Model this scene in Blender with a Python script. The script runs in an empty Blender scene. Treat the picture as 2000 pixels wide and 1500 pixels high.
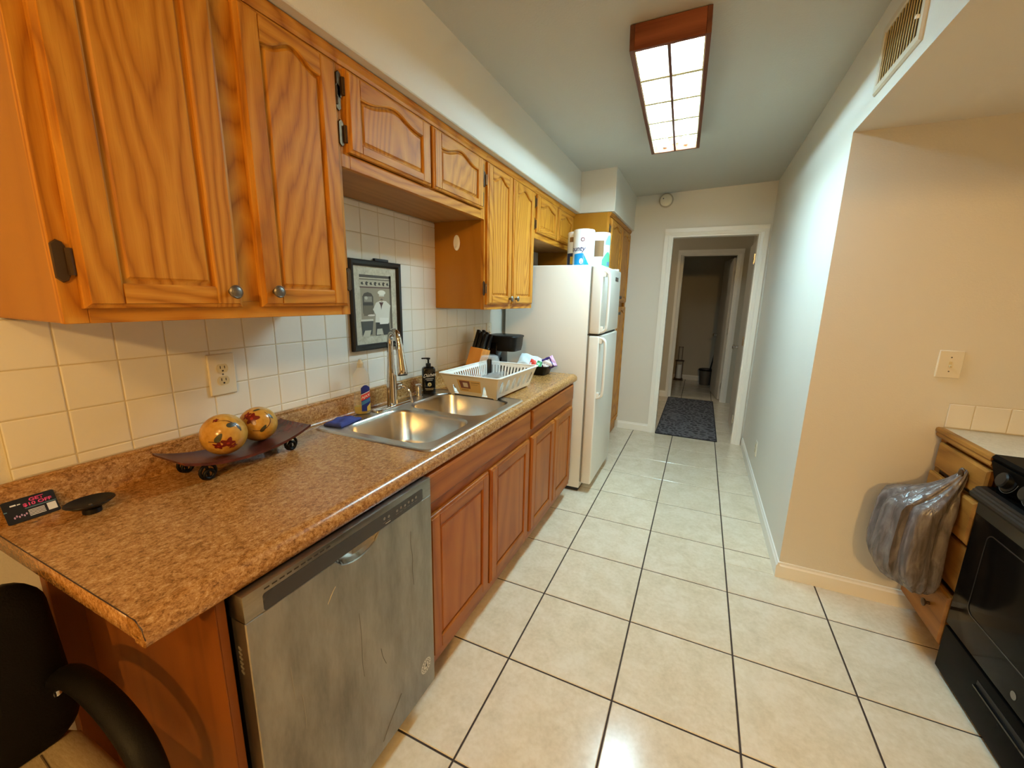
import bpy, bmesh, math, random
from mathutils import Vector, Matrix, Euler
R = math.radians
random.seed(7)
S = bpy.context.scene
COL = S.collection

# ------------------------------------------------------------------ camera, world, exposure
cam_d = bpy.data.cameras.new('camera')
cam = bpy.data.objects.new('camera', cam_d)
COL.objects.link(cam)
S.camera = cam
YAW, PITCH, ROLL = 0.4252, -0.2064, 0.020
fw = Vector((-math.sin(YAW) * math.cos(PITCH), math.cos(YAW) * math.cos(PITCH), math.sin(PITCH)))
rt = Vector((math.cos(YAW), math.sin(YAW), 0))
up = rt.cross(fw)
rt2 = math.cos(ROLL) * rt + math.sin(ROLL) * up
up2 = -math.sin(ROLL) * rt + math.cos(ROLL) * up
m = Matrix((rt2, up2, -fw)).transposed().to_4x4()
m.translation = Vector((1.3749, -0.4963, 1.423))
cam.matrix_world = m
cam_d.sensor_width = 36.0
cam_d.lens = 799.2 / 2000 * 36.0
cam_d.clip_start = 0.02

W = bpy.data.worlds.new('world')
S.world = W
W.use_nodes = True
W.node_tree.nodes['Background'].inputs[0].default_value = (0.9, 0.95, 1.0, 1)
W.node_tree.nodes['Background'].inputs[1].default_value = 0.05
S.view_settings.view_transform = 'Standard'
S.view_settings.look = 'None'
S.view_settings.gamma = 1.0
S.view_settings.use_curve_mapping = False
S.view_settings.exposure = 0.52
S.cycles.max_bounces = 6
S.cycles.use_light_tree = False
S.cycles.diffuse_bounces = 4
S.cycles.glossy_bounces = 3
S.cycles.transmission_bounces = 3
S.cycles.transparent_max_bounces = 6
S.cycles.caustics_reflective = False
S.cycles.caustics_refractive = False
TUBE_STRENGTH = 106.0
TUBE_COLOR = (0.52, 0.84, 1.02)
WARM_STRENGTH = 54.0
WARM_COLOR = (1.0, 0.59, 0.19)
WARM2_STRENGTH = 300.0

# ------------------------------------------------------------------ helpers
OFF = {}

def tag(o, label=None, cat=None, group=None, kind=None):
    if label: o['label'] = label
    if cat: o['category'] = cat
    if group: o['group'] = group
    if kind: o['kind'] = kind
    return o

def thing(name, loc, label, cat, group=None, rot=(0, 0, 0), local=False):
    o = bpy.data.objects.new(name, None)
    o.empty_display_size = 0.05
    COL.objects.link(o)
    o.location = loc
    o.rotation_euler = rot
    OFF[o.name] = Vector((0, 0, 0)) if local else Vector(loc)
    tag(o, label, cat, group)
    return o

def link_mesh(name, me, mat, parent=None, smooth=None):
    if mat is not None:
        for mm in (mat if isinstance(mat, (list, tuple)) else [mat]):
            me.materials.append(mm)
    if smooth is not None:
        me.shade_smooth()
        me.set_sharp_from_angle(angle=R(smooth))
    o = bpy.data.objects.new(name, me)
    COL.objects.link(o)
    if parent is not None:
        off = OFF.get(parent.name, Vector((0, 0, 0)))
        if off.length > 0:
            me.transform(Matrix.Translation(-off))
        o.parent = parent
        OFF[o.name] = off
    else:
        xs = [v.co for v in me.vertices]
        lo = Vector((min(v.x for v in xs), min(v.y for v in xs), min(v.z for v in xs)))
        hi = Vector((max(v.x for v in xs), max(v.y for v in xs), max(v.z for v in xs)))
        b = Vector(((lo.x + hi.x) / 2, (lo.y + hi.y) / 2, lo.z))
        me.transform(Matrix.Translation(-b))
        o.location = b
        OFF[o.name] = b
    return o

def from_bm(name, bm, mat, parent=None, smooth=None):
    me = bpy.data.meshes.new(name)
    bmesh.ops.recalc_face_normals(bm, faces=bm.faces)
    bm.to_mesh(me)
    bm.free()
    return link_mesh(name, me, mat, parent, smooth)

def bm_box(bm, x0, x1, y0, y1, z0, z1):
    vs = [bm.verts.new(p) for p in ((x0, y0, z0), (x1, y0, z0), (x1, y1, z0), (x0, y1, z0),
                                    (x0, y0, z1), (x1, y0, z1), (x1, y1, z1), (x0, y1, z1))]
    fs = [bm.faces.new([vs[i] for i in f]) for f in ((0, 3, 2, 1), (4, 5, 6, 7), (0, 1, 5, 4),
                                                     (1, 2, 6, 5), (2, 3, 7, 6), (3, 0, 4, 7))]
    return vs, fs

def box(name, x0, x1, y0, y1, z0, z1, mat, parent=None, bev=0.0, seg=2, smooth=None):
    bm = bmesh.new()
    bm_box(bm, x0, x1, y0, y1, z0, z1)
    if bev > 0:
        bmesh.ops.bevel(bm, geom=list(bm.edges), offset=bev, segments=seg, profile=0.5, affect='EDGES')
        if smooth is None: smooth = 40
    return from_bm(name, bm, mat, parent, smooth)

def boxes(name, lst, mat, parent=None):
    bm = bmesh.new()
    for b in lst: bm_box(bm, *b)
    return from_bm(name, bm, mat, parent)

def obox(name, size, mtx, mat, parent=None, bev=0.0, seg=2):
    bm = bmesh.new()
    sx, sy, sz = (s / 2 for s in size)
    bm_box(bm, -sx, sx, -sy, sy, -sz, sz)
    if bev > 0:
        bmesh.ops.bevel(bm, geom=list(bm.edges), offset=bev, segments=seg, profile=0.5, affect='EDGES')
    bm.transform(mtx)
    return from_bm(name, bm, mat, parent, 40 if bev > 0 else None)

def bm_lathe(bm, prof, seg=24, mtx=None, cap=True):
    rings = []
    for r, z in prof:
        if r < 1e-6:
            rings.append([bm.verts.new((0, 0, z))])
        else:
            rings.append([bm.verts.new((r * math.cos(2 * math.pi * i / seg), r * math.sin(2 * math.pi * i / seg), z)) for i in range(seg)])
    for a, b in zip(rings, rings[1:]):
        if len(a) == 1 and len(b) == 1: continue
        for i in range(seg):
            j = (i + 1) % seg
            if len(a) == 1: bm.faces.new((a[0], b[j], b[i]))
            elif len(b) == 1: bm.faces.new((a[i], a[j], b[0]))
            else: bm.faces.new((a[i], a[j], b[j], b[i]))
    if cap:
        if len(rings[0]) > 1: bm.faces.new(rings[0][::-1])
        if len(rings[-1]) > 1: bm.faces.new(rings[-1])
    if mtx is not None:
        vs = [v for ring in rings for v in ring]
        bmesh.ops.transform(bm, matrix=mtx, verts=vs)

def lathe(name, prof, mat, parent=None, loc=(0, 0, 0), rot=(0, 0, 0), seg=24, cap=True, smooth=35):
    bm = bmesh.new()
    bm_lathe(bm, prof, seg, Matrix.Translation(loc) @ Euler(rot).to_matrix().to_4x4(), cap)
    return from_bm(name, bm, mat, parent, smooth)

def bm_tube(bm, pts, rad, seg=10, closed=False, flat=None):
    pts = [Vector(p) for p in pts]
    n = len(pts)
    rads = rad if isinstance(rad, (list, tuple)) else [rad] * n
    tang = []
    for i in range(n):
        if closed: t = pts[(i + 1) % n] - pts[i - 1]
        else: t = pts[min(i + 1, n - 1)] - pts[max(i - 1, 0)]
        tang.append(t.normalized())
    ref = Vector((0, 0, 1)) if abs(tang[0].z) < 0.9 else Vector((1, 0, 0))
    nrm = (ref - tang[0] * ref.dot(tang[0])).normalized()
    rings = []
    for i in range(n):
        nrm = (nrm - tang[i] * nrm.dot(tang[i])).normalized()
        bi = tang[i].cross(nrm)
        ring = []
        for k in range(seg):
            a = 2 * math.pi * k / seg
            ca, sa = math.cos(a), math.sin(a)
            if flat: ca *= flat[0]; sa *= flat[1]
            ring.append(bm.verts.new(pts[i] + (nrm * ca + bi * sa) * rads[i]))
        rings.append(ring)
    rng = range(n) if closed else range(n - 1)
    for i in rng:
        a, b = rings[i], rings[(i + 1) % n]
        for k in range(seg):
            j = (k + 1) % seg
            bm.faces.new((a[k], a[j], b[j], b[k]))
    if not closed:
        bm.faces.new(rings[0][::-1])
        bm.faces.new(rings[-1])

def tube(name, pts, rad, mat, parent=None, seg=10, closed=False, flat=None, smooth=50):
    bm = bmesh.new()
    bm_tube(bm, pts, rad, seg, closed, flat)
    return from_bm(name, bm, mat, parent, smooth)

def smooth_path(ctrl, n=8):
    c = [Vector(p) for p in ctrl]
    c = [c[0] * 2 - c[1]] + c + [c[-1] * 2 - c[-2]]
    out = []
    for i in range(1, len(c) - 2):
        p0, p1, p2, p3 = c[i - 1], c[i], c[i + 1], c[i + 2]
        for k in range(n):
            t = k / n
            out.append(0.5 * ((2 * p1) + (-p0 + p2) * t + (2 * p0 - 5 * p1 + 4 * p2 - p3) * t * t + (-p0 + 3 * p1 - 3 * p2 + p3) * t ** 3))
    out.append(c[-2])
    return out

def offset_poly(pts, ds):
    """move every edge i (pts[i]->pts[i+1]) of a CCW polygon inward by ds[i]"""
    n = len(pts)
    out = []
    for i in range(n):
        p, q, s = Vector(pts[i - 1]), Vector(pts[i]), Vector(pts[(i + 1) % n])
        d1, d2 = (q - p).normalized(), (s - q).normalized()
        n1, n2 = Vector((-d1.y, d1.x)), Vector((-d2.y, d2.x))
        a, b = p + n1 * ds[i - 1], q + n2 * ds[i]
        den = d1.x * d2.y - d1.y * d2.x
        if abs(den) < 1e-4:
            out.append(q + n1 * (ds[i - 1] + ds[i]) / 2 if abs(ds[i - 1] - ds[i]) < 1e-9 else q + n2 * ds[i])
        else:
            w = b - a
            t = (w.x * d2.y - w.y * d2.x) / den
            out.append(a + d1 * t)
    return out

def bm_layers(bm, layers, fr):
    """layers: list of (pts2d, depth); fr(u,v,d)->3d. Bridges loops, caps both ends."""
    rings = [[bm.verts.new(fr(p[0], p[1], d)) for p in pts] for pts, d in layers]
    n = len(rings[0])
    for a, b in zip(rings, rings[1:]):
        for i in range(n):
            j = (i + 1) % n
            bm.faces.new((a[i], a[j], b[j], b[i]))
    bm.faces.new(rings[0][::-1])
    bm.faces.new(rings[-1])

def extrude_profile(name, prof, y0, y1, mat, parent=None, smooth=None, axis='y'):
    """closed profile (a,b) extruded along an axis; a,b are (x,z) for y, (y,z) for x, (x,y) for z"""
    fr = {'y': lambda u, v, d: (u, d, v), 'x': lambda u, v, d: (d, u, v), 'z': lambda u, v, d: (u, v, d)}[axis]
    bm = bmesh.new()
    bm_layers(bm, [(prof, y0), (prof, y1)], fr)
    return from_bm(name, bm, mat, parent, smooth)

def rrect(x0, x1, y0, y1, r, n=6):
    pts = []
    for cx, cy, a0 in ((x1 - r, y0 + r, -90), (x1 - r, y1 - r, 0), (x0 + r, y1 - r, 90), (x0 + r, y0 + r, 180)):
        for k in range(n + 1):
            a = R(a0 + 90 * k / n)
            pts.append((cx + r * math.cos(a), cy + r * math.sin(a)))
    return pts

def shape2d(loops, thick, fr):
    """flat shape with holes: first loop outer, rest holes -> mesh datablock, thickness along d"""
    cu = bpy.data.curves.new('tmp', 'CURVE')
    cu.dimensions = '2D'
    cu.fill_mode = 'BOTH'
    cu.extrude = thick / 2
    for lp in loops:
        sp = cu.splines.new('POLY')
        sp.points.add(len(lp) - 1)
        for p, q in zip(sp.points, lp): p.co = (q[0], q[1], 0, 1)
        sp.use_cyclic_u = True
    ob = bpy.data.objects.new('tmp', cu)
    COL.objects.link(ob)
    dg = bpy.context.evaluated_depsgraph_get()
    me = bpy.data.meshes.new_from_object(ob.evaluated_get(dg))
    bpy.data.objects.remove(ob)
    bpy.data.curves.remove(cu)
    for v in me.vertices: v.co = fr(v.co.x, v.co.y, v.co.z)
    bm = bmesh.new(); bm.from_mesh(me)
    bmesh.ops.remove_doubles(bm, verts=bm.verts, dist=1e-6)
    bmesh.ops.recalc_face_normals(bm, faces=bm.faces)
    bm.to_mesh(me); bm.free()
    me.materials.clear()
    return me

def text_mesh(name, body, size, mat, parent, fr, shear=0.0, thick=0.0, spacing=1.0):
    cu = bpy.data.curves.new('tmp', 'FONT')
    cu.body = body
    cu.size = size
    cu.align_x = 'CENTER'
    cu.align_y = 'CENTER'
    cu.shear = shear
    cu.offset = thick
    cu.space_character = spacing
    cu.resolution_u = 3
    ob = bpy.data.objects.new('tmp', cu)
    COL.objects.link(ob)
    dg = bpy.context.evaluated_depsgraph_get()
    me = bpy.data.meshes.new_from_object(ob.evaluated_get(dg))
    bpy.data.objects.remove(ob)
    bpy.data.curves.remove(cu)
    for v in me.vertices: v.co = fr(v.co.x, v.co.y)
    me.materials.clear()
    me.name = name
    return link_mesh(name, me, mat, parent)

def poly(name, pts, fr, mat, parent):
    bm = bmesh.new()
    bm.faces.new([bm.verts.new(fr(u, v)) for u, v in pts])
    me = bpy.data.meshes.new(name)
    bm.to_mesh(me); bm.free()
    return link_mesh(name, me, mat, parent)

def poly_fan(name, pts, cen, fr, mat, parent):
    bm = bmesh.new()
    c = bm.verts.new(fr(*cen))
    a = [bm.verts.new(fr((u + cen[0]) / 2, (v + cen[1]) / 2)) for u, v in pts]
    b = [bm.verts.new(fr(u, v)) for u, v in pts]
    n = len(pts)
    for i in range(n):
        j = (i + 1) % n
        bm.faces.new((c, a[i], a[j]))
        bm.faces.new((a[i], b[i], b[j], a[j]))
    return from_bm(name, bm, mat, parent, 60)

def circ(cx, cy, rx, ry=None, n=20):
    ry = rx if ry is None else ry
    return [(cx + rx * math.cos(2 * math.pi * k / n), cy + ry * math.sin(2 * math.pi * k / n)) for k in range(n)]

# ------------------------------------------------------------------ materials
def lin(c):
    if isinstance(c, str):
        c = tuple(int(c[i:i + 2], 16) for i in (0, 2, 4))
    return tuple(((v / 255) / 12.92 if v / 255 <= 0.04045 else ((v / 255 + 0.055) / 1.055) ** 2.4) for v in c) + (1.0,)

def mat_base(name, color, rough=0.5, metal=0.0, **kw):
    mt = bpy.data.materials.new(name)
    mt.use_nodes = True
    b = mt.node_tree.nodes['Principled BSDF']
    b.inputs['Base Color'].default_value = lin(color)
    b.inputs['Roughness'].default_value = rough
    b.inputs['Metallic'].default_value = metal
    for k, v in kw.items():
        b.inputs[k.replace('_', ' ')].default_value = v
    return mt

class NT:
    def __init__(s, mt):
        s.t = mt.node_tree; s.b = s.t.nodes['Principled BSDF']
    def n(s, typ, **kw):
        nd = s.t.nodes.new(typ)
        for k, v in kw.items(): setattr(nd, k, v)
        return nd
    def l(s, a, b): s.t.links.new(a, b)
    def coord(s, scale=(1, 1, 1), rand=0.0, which='Object'):
        tc = s.n('ShaderNodeTexCoord')
        mp = s.n('ShaderNodeMapping')
        mp.inputs['Scale'].default_value = scale
        s.l(tc.outputs[which], mp.inputs['Vector'])
        if rand:
            oi = s.n('ShaderNodeObjectInfo')
            mu = s.n('ShaderNodeMath', operation='MULTIPLY'); mu.inputs[1].default_value = rand
            s.l(oi.outputs['Random'], mu.inputs[0])
            cx = s.n('ShaderNodeCombineXYZ')
            for i in range(3): s.l(mu.outputs[0], cx.inputs[i])
            s.l(cx.outputs[0], mp.inputs['Location'])
        return mp.outputs['Vector']
    def noise(s, vec, scale, detail=3, rough=0.5, dist=0.0):
        nz = s.n('ShaderNodeTexNoise')
        nz.inputs['Scale'].default_value = scale
        nz.inputs['Detail'].default_value = detail
        nz.inputs['Roughness'].default_value = rough
        nz.inputs['Distortion'].default_value = dist
        s.l(vec, nz.inputs['Vector'])
        return nz.outputs['Fac']
    def ramp(s, fac, stops):
        r = s.n('ShaderNodeValToRGB')
        e = r.color_ramp.elements
        while len(e) < len(stops): e.new(0.5)
        for q, (p, c) in zip(e, stops):
            q.position = p; q.color = lin(c)
        s.l(fac, r.inputs['Fac'])
        return r.outputs['Color']
    def math(s, op, a, b=None):
        q = s.n('ShaderNodeMath', operation=op)
        for i, v in enumerate((a, b)):
            if v is None: continue
            if isinstance(v, (int, float)): q.inputs[i].default_value = v
            else: s.l(v, q.inputs[i])
        return q.outputs[0]
    def mix(s, fac, a, b, mode='MIX'):
        q = s.n('ShaderNodeMix', data_type='RGBA', blend_type=mode)
        if isinstance(fac, (int, float)): q.inputs['Factor'].default_value = fac
        else: s.l(fac, q.inputs['Factor'])
        for nm, v in (('A', a), ('B', b)):
            i = [x for x in q.inputs if x.name == nm and x.type == 'RGBA'][0]
            if isinstance(v, (tuple, str)): i.default_value = lin(v)
            else: s.l(v, i)
        return [x for x in q.outputs if x.type == 'RGBA'][0]
    def bump(s, h, strength, dist=0.002):
        q = s.n('ShaderNodeBump')
        q.inputs['Strength'].default_value = strength
        q.inputs['Distance'].default_value = dist
        s.l(h, q.inputs['Height'])
        s.l(q.outputs[0], s.b.inputs['Normal'])

def wood(name, dark, mid, light, axis='z', rough=0.46, rings=9.0, contrast=1.0, coat=0.0):
    mt = mat_base(name, mid, rough)
    t = NT(mt)
    a = {'x': 0, 'y': 1, 'z': 2}[axis]
    sc = [1.0, 1.0, 1.0]; sc[a] = 0.15
    v = t.coord(tuple(sc), rand=13.0)
    big = t.noise(v, 4.2, 0.6, 0.4, 0.25)
    sw = [1.0, 1.0, 1.0]; sw[a] = 0.30
    warp = t.noise(t.coord(tuple(sw), rand=5.0), 26, 1.5, 0.5)
    ph = t.math('MULTIPLY', t.math('ADD', big, t.math('MULTIPLY', warp, 0.035)), rings * 1.7)
    fr = t.math('MULTIPLY', t.math('PINGPONG', ph, 0.5), 2.0)
    sc2 = [1.0, 1.0, 1.0]; sc2[a] = 0.025
    fine = t.noise(t.coord(tuple(sc2), rand=7.0), 260, 2, 0.6)
    grain = t.math('ADD', t.math('MULTIPLY', fr, 0.62), t.math('MULTIPLY', fine, 0.5))
    col = t.ramp(grain, [(0.16, dark), (0.46, mid), (0.85, light)])
    col = t.mix(max(0.0, 1.0 - contrast), col, mid)
    pores = t.math('GREATER_THAN', fine, 0.62)
    col = t.mix(t.math('MULTIPLY', pores, 0.22 * contrast), col, dark)
    t.l(col, t.b.inputs['Base Color'])
    t.bump(grain, 0.10, 0.001)
    t.b.inputs['Coat Weight'].default_value = coat
    t.b.inputs['Specular IOR Level'].default_value = 0.22
    return mt

def paint(name, color, scale=140, strength=0.25, rough=0.55, var=0.05):
    mt = mat_base(name, color, rough)
    t = NT(mt)
    v = t.coord()
    h = t.noise(v, scale, 3, 0.55)
    t.bump(h, strength, 0.003)
    c = lin(color)
    d = tuple(int(255 * max(0, x - var)) for x in [q / 255 for q in (tuple(int(color[i:i + 2], 16) for i in (0, 2, 4)))])
    col = t.mix(t.noise(v, 1.7, 3), color, d)
    t.l(col, t.b.inputs['Base Color'])
    return mt

def speckle(name, stops, scale=(1, 1, 1), s1=90, s2=330, rough=0.3, bump=0.05, rand=0.0):
    mt = mat_base(name, stops[0][1], rough)
    t = NT(mt)
    v = t.coord(scale, rand)
    a = t.noise(v, s1, 4, 0.6, 0.6)
    b = t.noise(v, s2, 2, 0.6)
    m_ = t.math('ADD', t.math('MULTIPLY', a, 0.62), t.math('MULTIPLY', b, 0.38))
    t.l(t.ramp(m_, stops), t.b.inputs['Base Color'])
    t.bump(m_, bump, 0.001)
    return mt

OAKD, OAKM, OAKL = '985a14', 'b9771f', 'c98b30'
oak_v = wood('oak_vertical', OAKD, OAKM, OAKL, 'z', rings=14)
oak_h = wood('oak_horizontal', OAKD, OAKM, OAKL, 'y', rings=13)
oak_x = wood('oak_crosswise', OAKD, OAKM, OAKL, 'x', rings=11)
oak_ply = wood('oak_plywood', '9c6418', 'ac721c', 'b67e26', 'z', rings=4, contrast=0.35, rough=0.4, coat=0.1)
oak_under = wood('oak_underside', '8f5f30', 'a06e3a', 'ae7c46', 'y', rings=5, contrast=0.5, rough=0.5, coat=0.0)
base_v = wood('brown_oak_vertical', '7c3e12', '9c561a', 'ac6624', 'z', rings=6, contrast=0.6, rough=0.36)
base_h = wood('brown_oak_horizontal', '733a12', '925019', 'a25f22', 'y', rings=7, contrast=0.7, rough=0.36)
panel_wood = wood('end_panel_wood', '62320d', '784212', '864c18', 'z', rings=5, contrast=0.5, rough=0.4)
red_wood = wood('fixture_wood', '5e2e1a', '7c4429', '8a5234', 'x', rings=6, contrast=0.8, rough=0.35)
red_wood_y = wood('fixture_wood_side', '4e2c1c', '643a26', '704632', 'y', rings=6, contrast=0.8, rough=0.4)
pine_v = wood('drawer_oak', '6e4416', '925f24', 'a67130', 'y', rings=8, contrast=0.8, rough=0.4)
block_wood = wood('knife_block_wood', 'b0641c', 'cc8030', 'd99545', 'z', rings=5, contrast=0.5, rough=0.4)
counter_m = speckle('brown_laminate', [(0.33, '5e3a18'), (0.43, '8c5e2d'), (0.51, 'a8773f'), (0.59, 'ba8c54'), (0.70, 'd2b080')],
                    (1.0, 0.70, 1.0), 120, 420, 0.24, 0.03)
tile_floor = speckle('floor_tile', [(0.30, 'd2c3a6'), (0.48, 'e0d2b8'), (0.62, 'e8dcc6')], (1, 1, 1), 9, 60, 0.17, 0.03, rand=20.0)
grout_dark = mat_base('dark_grout', '3a2c24', 0.85)
tile_wall_m = mat_base('glazed_wall_tile', 'ebe6da', 0.14)
grout_light = mat_base('pale_grout', 'cdbf9f', 0.8)
wall_m = paint('cream_wall_paint', 'e3ded2', 170, 0.22, 0.5, 0.02)
ceil_m = paint('ceiling_paint', 'c4c2b8', 120, 0.35, 0.7, 0.02)
trim_m = mat_base('white_trim_paint', 'f3efe5', 0.35)
door_m = mat_base('door_paint', 'cfc8ba', 0.4)
hall_m = paint('hall_wall_paint', 'cbc2ae', 150, 0.25, 0.6, 0.02)
white_app = paint('white_enamel', 'ece7dc', 400, 0.05, 0.22, 0.0)
gasket_m = mat_base('grey_gasket', '8a857c', 0.6)
black_pl = mat_base('black_plastic', '0e0e0e', 0.38, Specular_IOR_Level=0.3)
black_mt = mat_base('black_matte', '17140f', 0.55)
black_gl = mat_base('black_gloss', '0b0b0a', 0.12)
black_iron = mat_base('black_iron', '0f0c0a', 0.4, 0.6)
hinge_m = mat_base('dark_bronze', '54402c', 0.35, 0.7)
knob_m = mat_base('pewter_knob', '77716a', 0.42, 0.85)
chrome = mat_base('chrome', 'd6d2cc', 0.09, 1.0)
plate_m = mat_base('ivory_plastic', 'e8dfc9', 0.3)
outlet_m = mat_base('outlet_ivory', 'd9c99d', 0.35)
slot_m = mat_base('slot_dark', '2a1d10', 0.6)
white_pl = mat_base('white_plastic', 'f6f3ea', 0.35)
paper_w = mat_base('white_paper', 'f2f1ec', 0.5)

def steel_mat(name, color, rough, axis=2, smudge=0.15, low=0.72):
    mt = mat_base(name, color, rough, 1.0)
    t = NT(mt)
    sc = [1.0, 1.0, 1.0]; sc[axis] = 0.03
    h = t.noise(t.coord(tuple(sc)), 260, 2)
    s2 = [2.5, 2.5, 2.5]; s2[axis] = 0.7
    sm = t.noise(t.coord(tuple(s2)), 4.5, 6, 0.65)
    r = t.math('ADD', t.math('MULTIPLY', sm, smudge), rough - smudge * 0.5)
    t.l(r, t.b.inputs['Roughness'])
    d = lin(color)
    col = t.ramp(sm, [(0.3, tuple(int(int(color[i:i + 2], 16) * low) for i in (0, 2, 4))), (0.65, color)])
    t.l(col, t.b.inputs['Base Color'])
    t.bump(h, 0.04, 0.0005)
    return mt
steel_sink = steel_mat('sink_steel', 'cfccc5', 0.28, 1, 0.02, 0.95)
steel_door = steel_mat('dishwasher_steel', 'a29b90', 0.40, 2, 0.2)
steel_top = steel_mat('console_steel', 'a09a90', 0.34, 1, 0.1)

def glass_mat(name, color, alpha, rough=0.05):
    mt = mat_base(name, color, rough)
    mt.node_tree.nodes['Principled BSDF'].inputs['Alpha'].default_value = alpha
    return mt
clear_gl = glass_mat('clear_glass', 'e8f0f2', 0.17, 0.16)
clear_pl = glass_mat('clear_plastic', 'e6e2d0', 0.16)
bag_m = glass_mat('grey_bag_film', '6c6361', 0.9, 0.24)
t = NT(bag_m); hb = t.noise(t.coord((1, 1, 0.22)), 40, 3, 0.5, 0.8); t.bump(hb, 0.55, 0.012)
t.l(t.mix(t.noise(t.coord(), 13, 3, 0.6, 1.0), t.ramp(hb, [(0.35, '5a5352'), (0.5, '7a7170'), (0.66, '9a9290')]), '5c5554'), t.b.inputs['Base Color'])
liquid_m = mat_base('yellow_liquid', 'cbb840', 0.1)
liquid_m.node_tree.nodes['Principled BSDF'].inputs['Alpha'].default_value = 0.8

def emit(name, color, strength):
    mt = bpy.data.materials.new(name)
    mt.use_nodes = True
    nt = mt.node_tree
    nt.nodes.remove(nt.nodes['Principled BSDF'])
    e = nt.nodes.new('ShaderNodeEmission')
    e.inputs[0].default_value = tuple(color) + (1,)
    e.inputs[1].default_value = strength
    nt.links.new(e.outputs[0], nt.nodes['Material Output'].inputs[0])
    return mt
tube_emit = emit('fluorescent_tube_glow', TUBE_COLOR, TUBE_STRENGTH)
warm_emit = emit('warm_lamp_glow', WARM_COLOR, WARM_STRENGTH)
def cm(name, color, rough=0.5, metal=0.0): return mat_base(name, color, rough, metal)

# ------------------------------------------------------------------ setting
def struct(o): o['kind'] = 'structure'; return o
XR, YP, YB = 1.884, 1.862, 4.097      # right wall face, alcove wall face, back wall face
ZA = 2.146                            # alcove ceiling
ZS = 2.13                             # soffit underside
TP = 0.4134; TX0 = 0.8087; TY0 = 0.7762

floor = struct(box('floor', -2.0, 3.3, -3.5, 8.0, -0.05, -0.0025, grout_dark))
struct(box('floor_added', -0.2, 6.6, -8.0, -3.5, -0.05, 0.0, mat_base('brown_carpet', '6b5a48', 0.95)))  # unseen living space, added so that the warm light dissipates
struct(box('floor_added_side', 3.3, 6.6, -3.5, -0.6, -0.05, 0.0, mat_base('brown_carpet_side', '6b5a48', 0.95)))
tile_cache = {}
def floor_tile(x0, x1, y0, y1):
    k = (round(x1 - x0, 3), round(y1 - y0, 3))
    if k not in tile_cache:
        bm = bmesh.new()
        bm_box(bm, 0, k[0], 0, k[1], -0.008, 0.0)
        eds = [e for e in bm.edges if all(v.co.z > -0.001 for v in e.verts)]
        bmesh.ops.bevel(bm, geom=eds, offset=0.0022, segments=1, affect='EDGES')
        me = bpy.data.meshes.new('tile')
        bmesh.ops.recalc_face_normals(bm, faces=bm.faces)
        bm.to_mesh(me); bm.free()
        me.materials.append(tile_floor)
        tile_cache[k] = me
    o = bpy.data.objects.new('tile', tile_cache[k])
    COL.objects.link(o)
    o.parent = floor
    o.location = Vector((x0, y0, 0)) - floor.location
gg = 0.0032
for i in range(-2, 6):
    for j in range(-10, 18):
        x0, x1 = TX0 + i * TP + gg, TX0 + (i + 1) * TP - gg
        y0, y1 = TY0 + j * TP + gg, TY0 + (j + 1) * TP - gg
        if x1 < 0 or x0 > 3.04 or y0 < -3.4 or y0 > 7.70: continue
        if x1 < 0.5 and y0 > -0.1 and y1 < YB: continue            # under the cabinets
        if x0 > XR and y0 > YP: continue
        if x1 > XR and y1 > YP and y0 < YB + 0.1:
            if y0 < YP - 0.02:
                floor_tile(x0, x1, y0, YP - 0.001); 
                if x0 < XR - 0.05: floor_tile(x0, XR - 0.001, YP + 0.001, y1)
                continue
            x1 = XR - 0.001
        if x1 - x0 < 0.03: continue
        floor_tile(x0, x1, y0, y1)

# walls
wl = struct(box('wall_left', -0.12, -0.006, -8.0, YB, 0, 2.75, wall_m))
struct(box('wall_right', XR, 3.3, YP, YB + 0.1, 0, 2.62, wall_m))
struct(box('wall_front', -0.12, 6.6, -8.1, -8.0, 0, 2.75, wall_m))
struct(box('wall_east', 3.04, 3.3, -0.7, YP, 0, 2.62, wall_m))
struct(box('wall_added', 3.3, 6.6, -0.7, -0.6, 0, 2.75, wall_m))  # wall of the unseen space added to thin out bounced light
struct(box('wall_added_east', 6.6, 6.7, -8.0, -0.6, 0, 2.75, wall_m))
struct(box('wall_header', XR, 3.04, -0.7, YP, ZA, 2.62, wall_m))
# back wall with the doorway
XD0, XD1, ZD = 1.022, 1.80, 2.068
wb = struct(boxes('wall_back', [(-0.12, XD0, YB, YB + 0.1, 0, 2.62), (XD1, XR, YB, YB + 0.1, 0, 2.62), (XD0, XD1, YB, YB + 0.1, ZD, 2.62)], wall_m))
# ceiling, rising slightly towards the right
bm = bmesh.new()
def zceil(x): return 2.45 + 0.036 * (x - 0.36)
cp_ = [(-0.12, zceil(-0.12)), (3.3, zceil(3.3)), (6.7, zceil(3.3)), (6.7, 2.80), (-0.12, 2.80)]
bm_layers(bm, [(cp_, -8.1), (cp_, -0.6)], lambda u, v, d: (u, d, v))
cp_ = [(-0.12, zceil(-0.12)), (3.3, zceil(3.3)), (3.3, 2.80), (-0.12, 2.80)]
bm_layers(bm, [(cp_, -0.6), (cp_, YB + 0.1)], lambda u, v, d: (u, d, v))
struct(from_bm('ceiling', bm, ceil_m))
# soffits above the cabinets
struct(box('wall_soffit', -0.006, 0.36, -3.4, 3.05, ZS, 2.60, wall_m, bev=0.004, seg=1))
struct(box('wall_soffit_deep', -0.006, 0.65, 3.05, YB, ZS, 2.60, wall_m, bev=0.004, seg=1))
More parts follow.
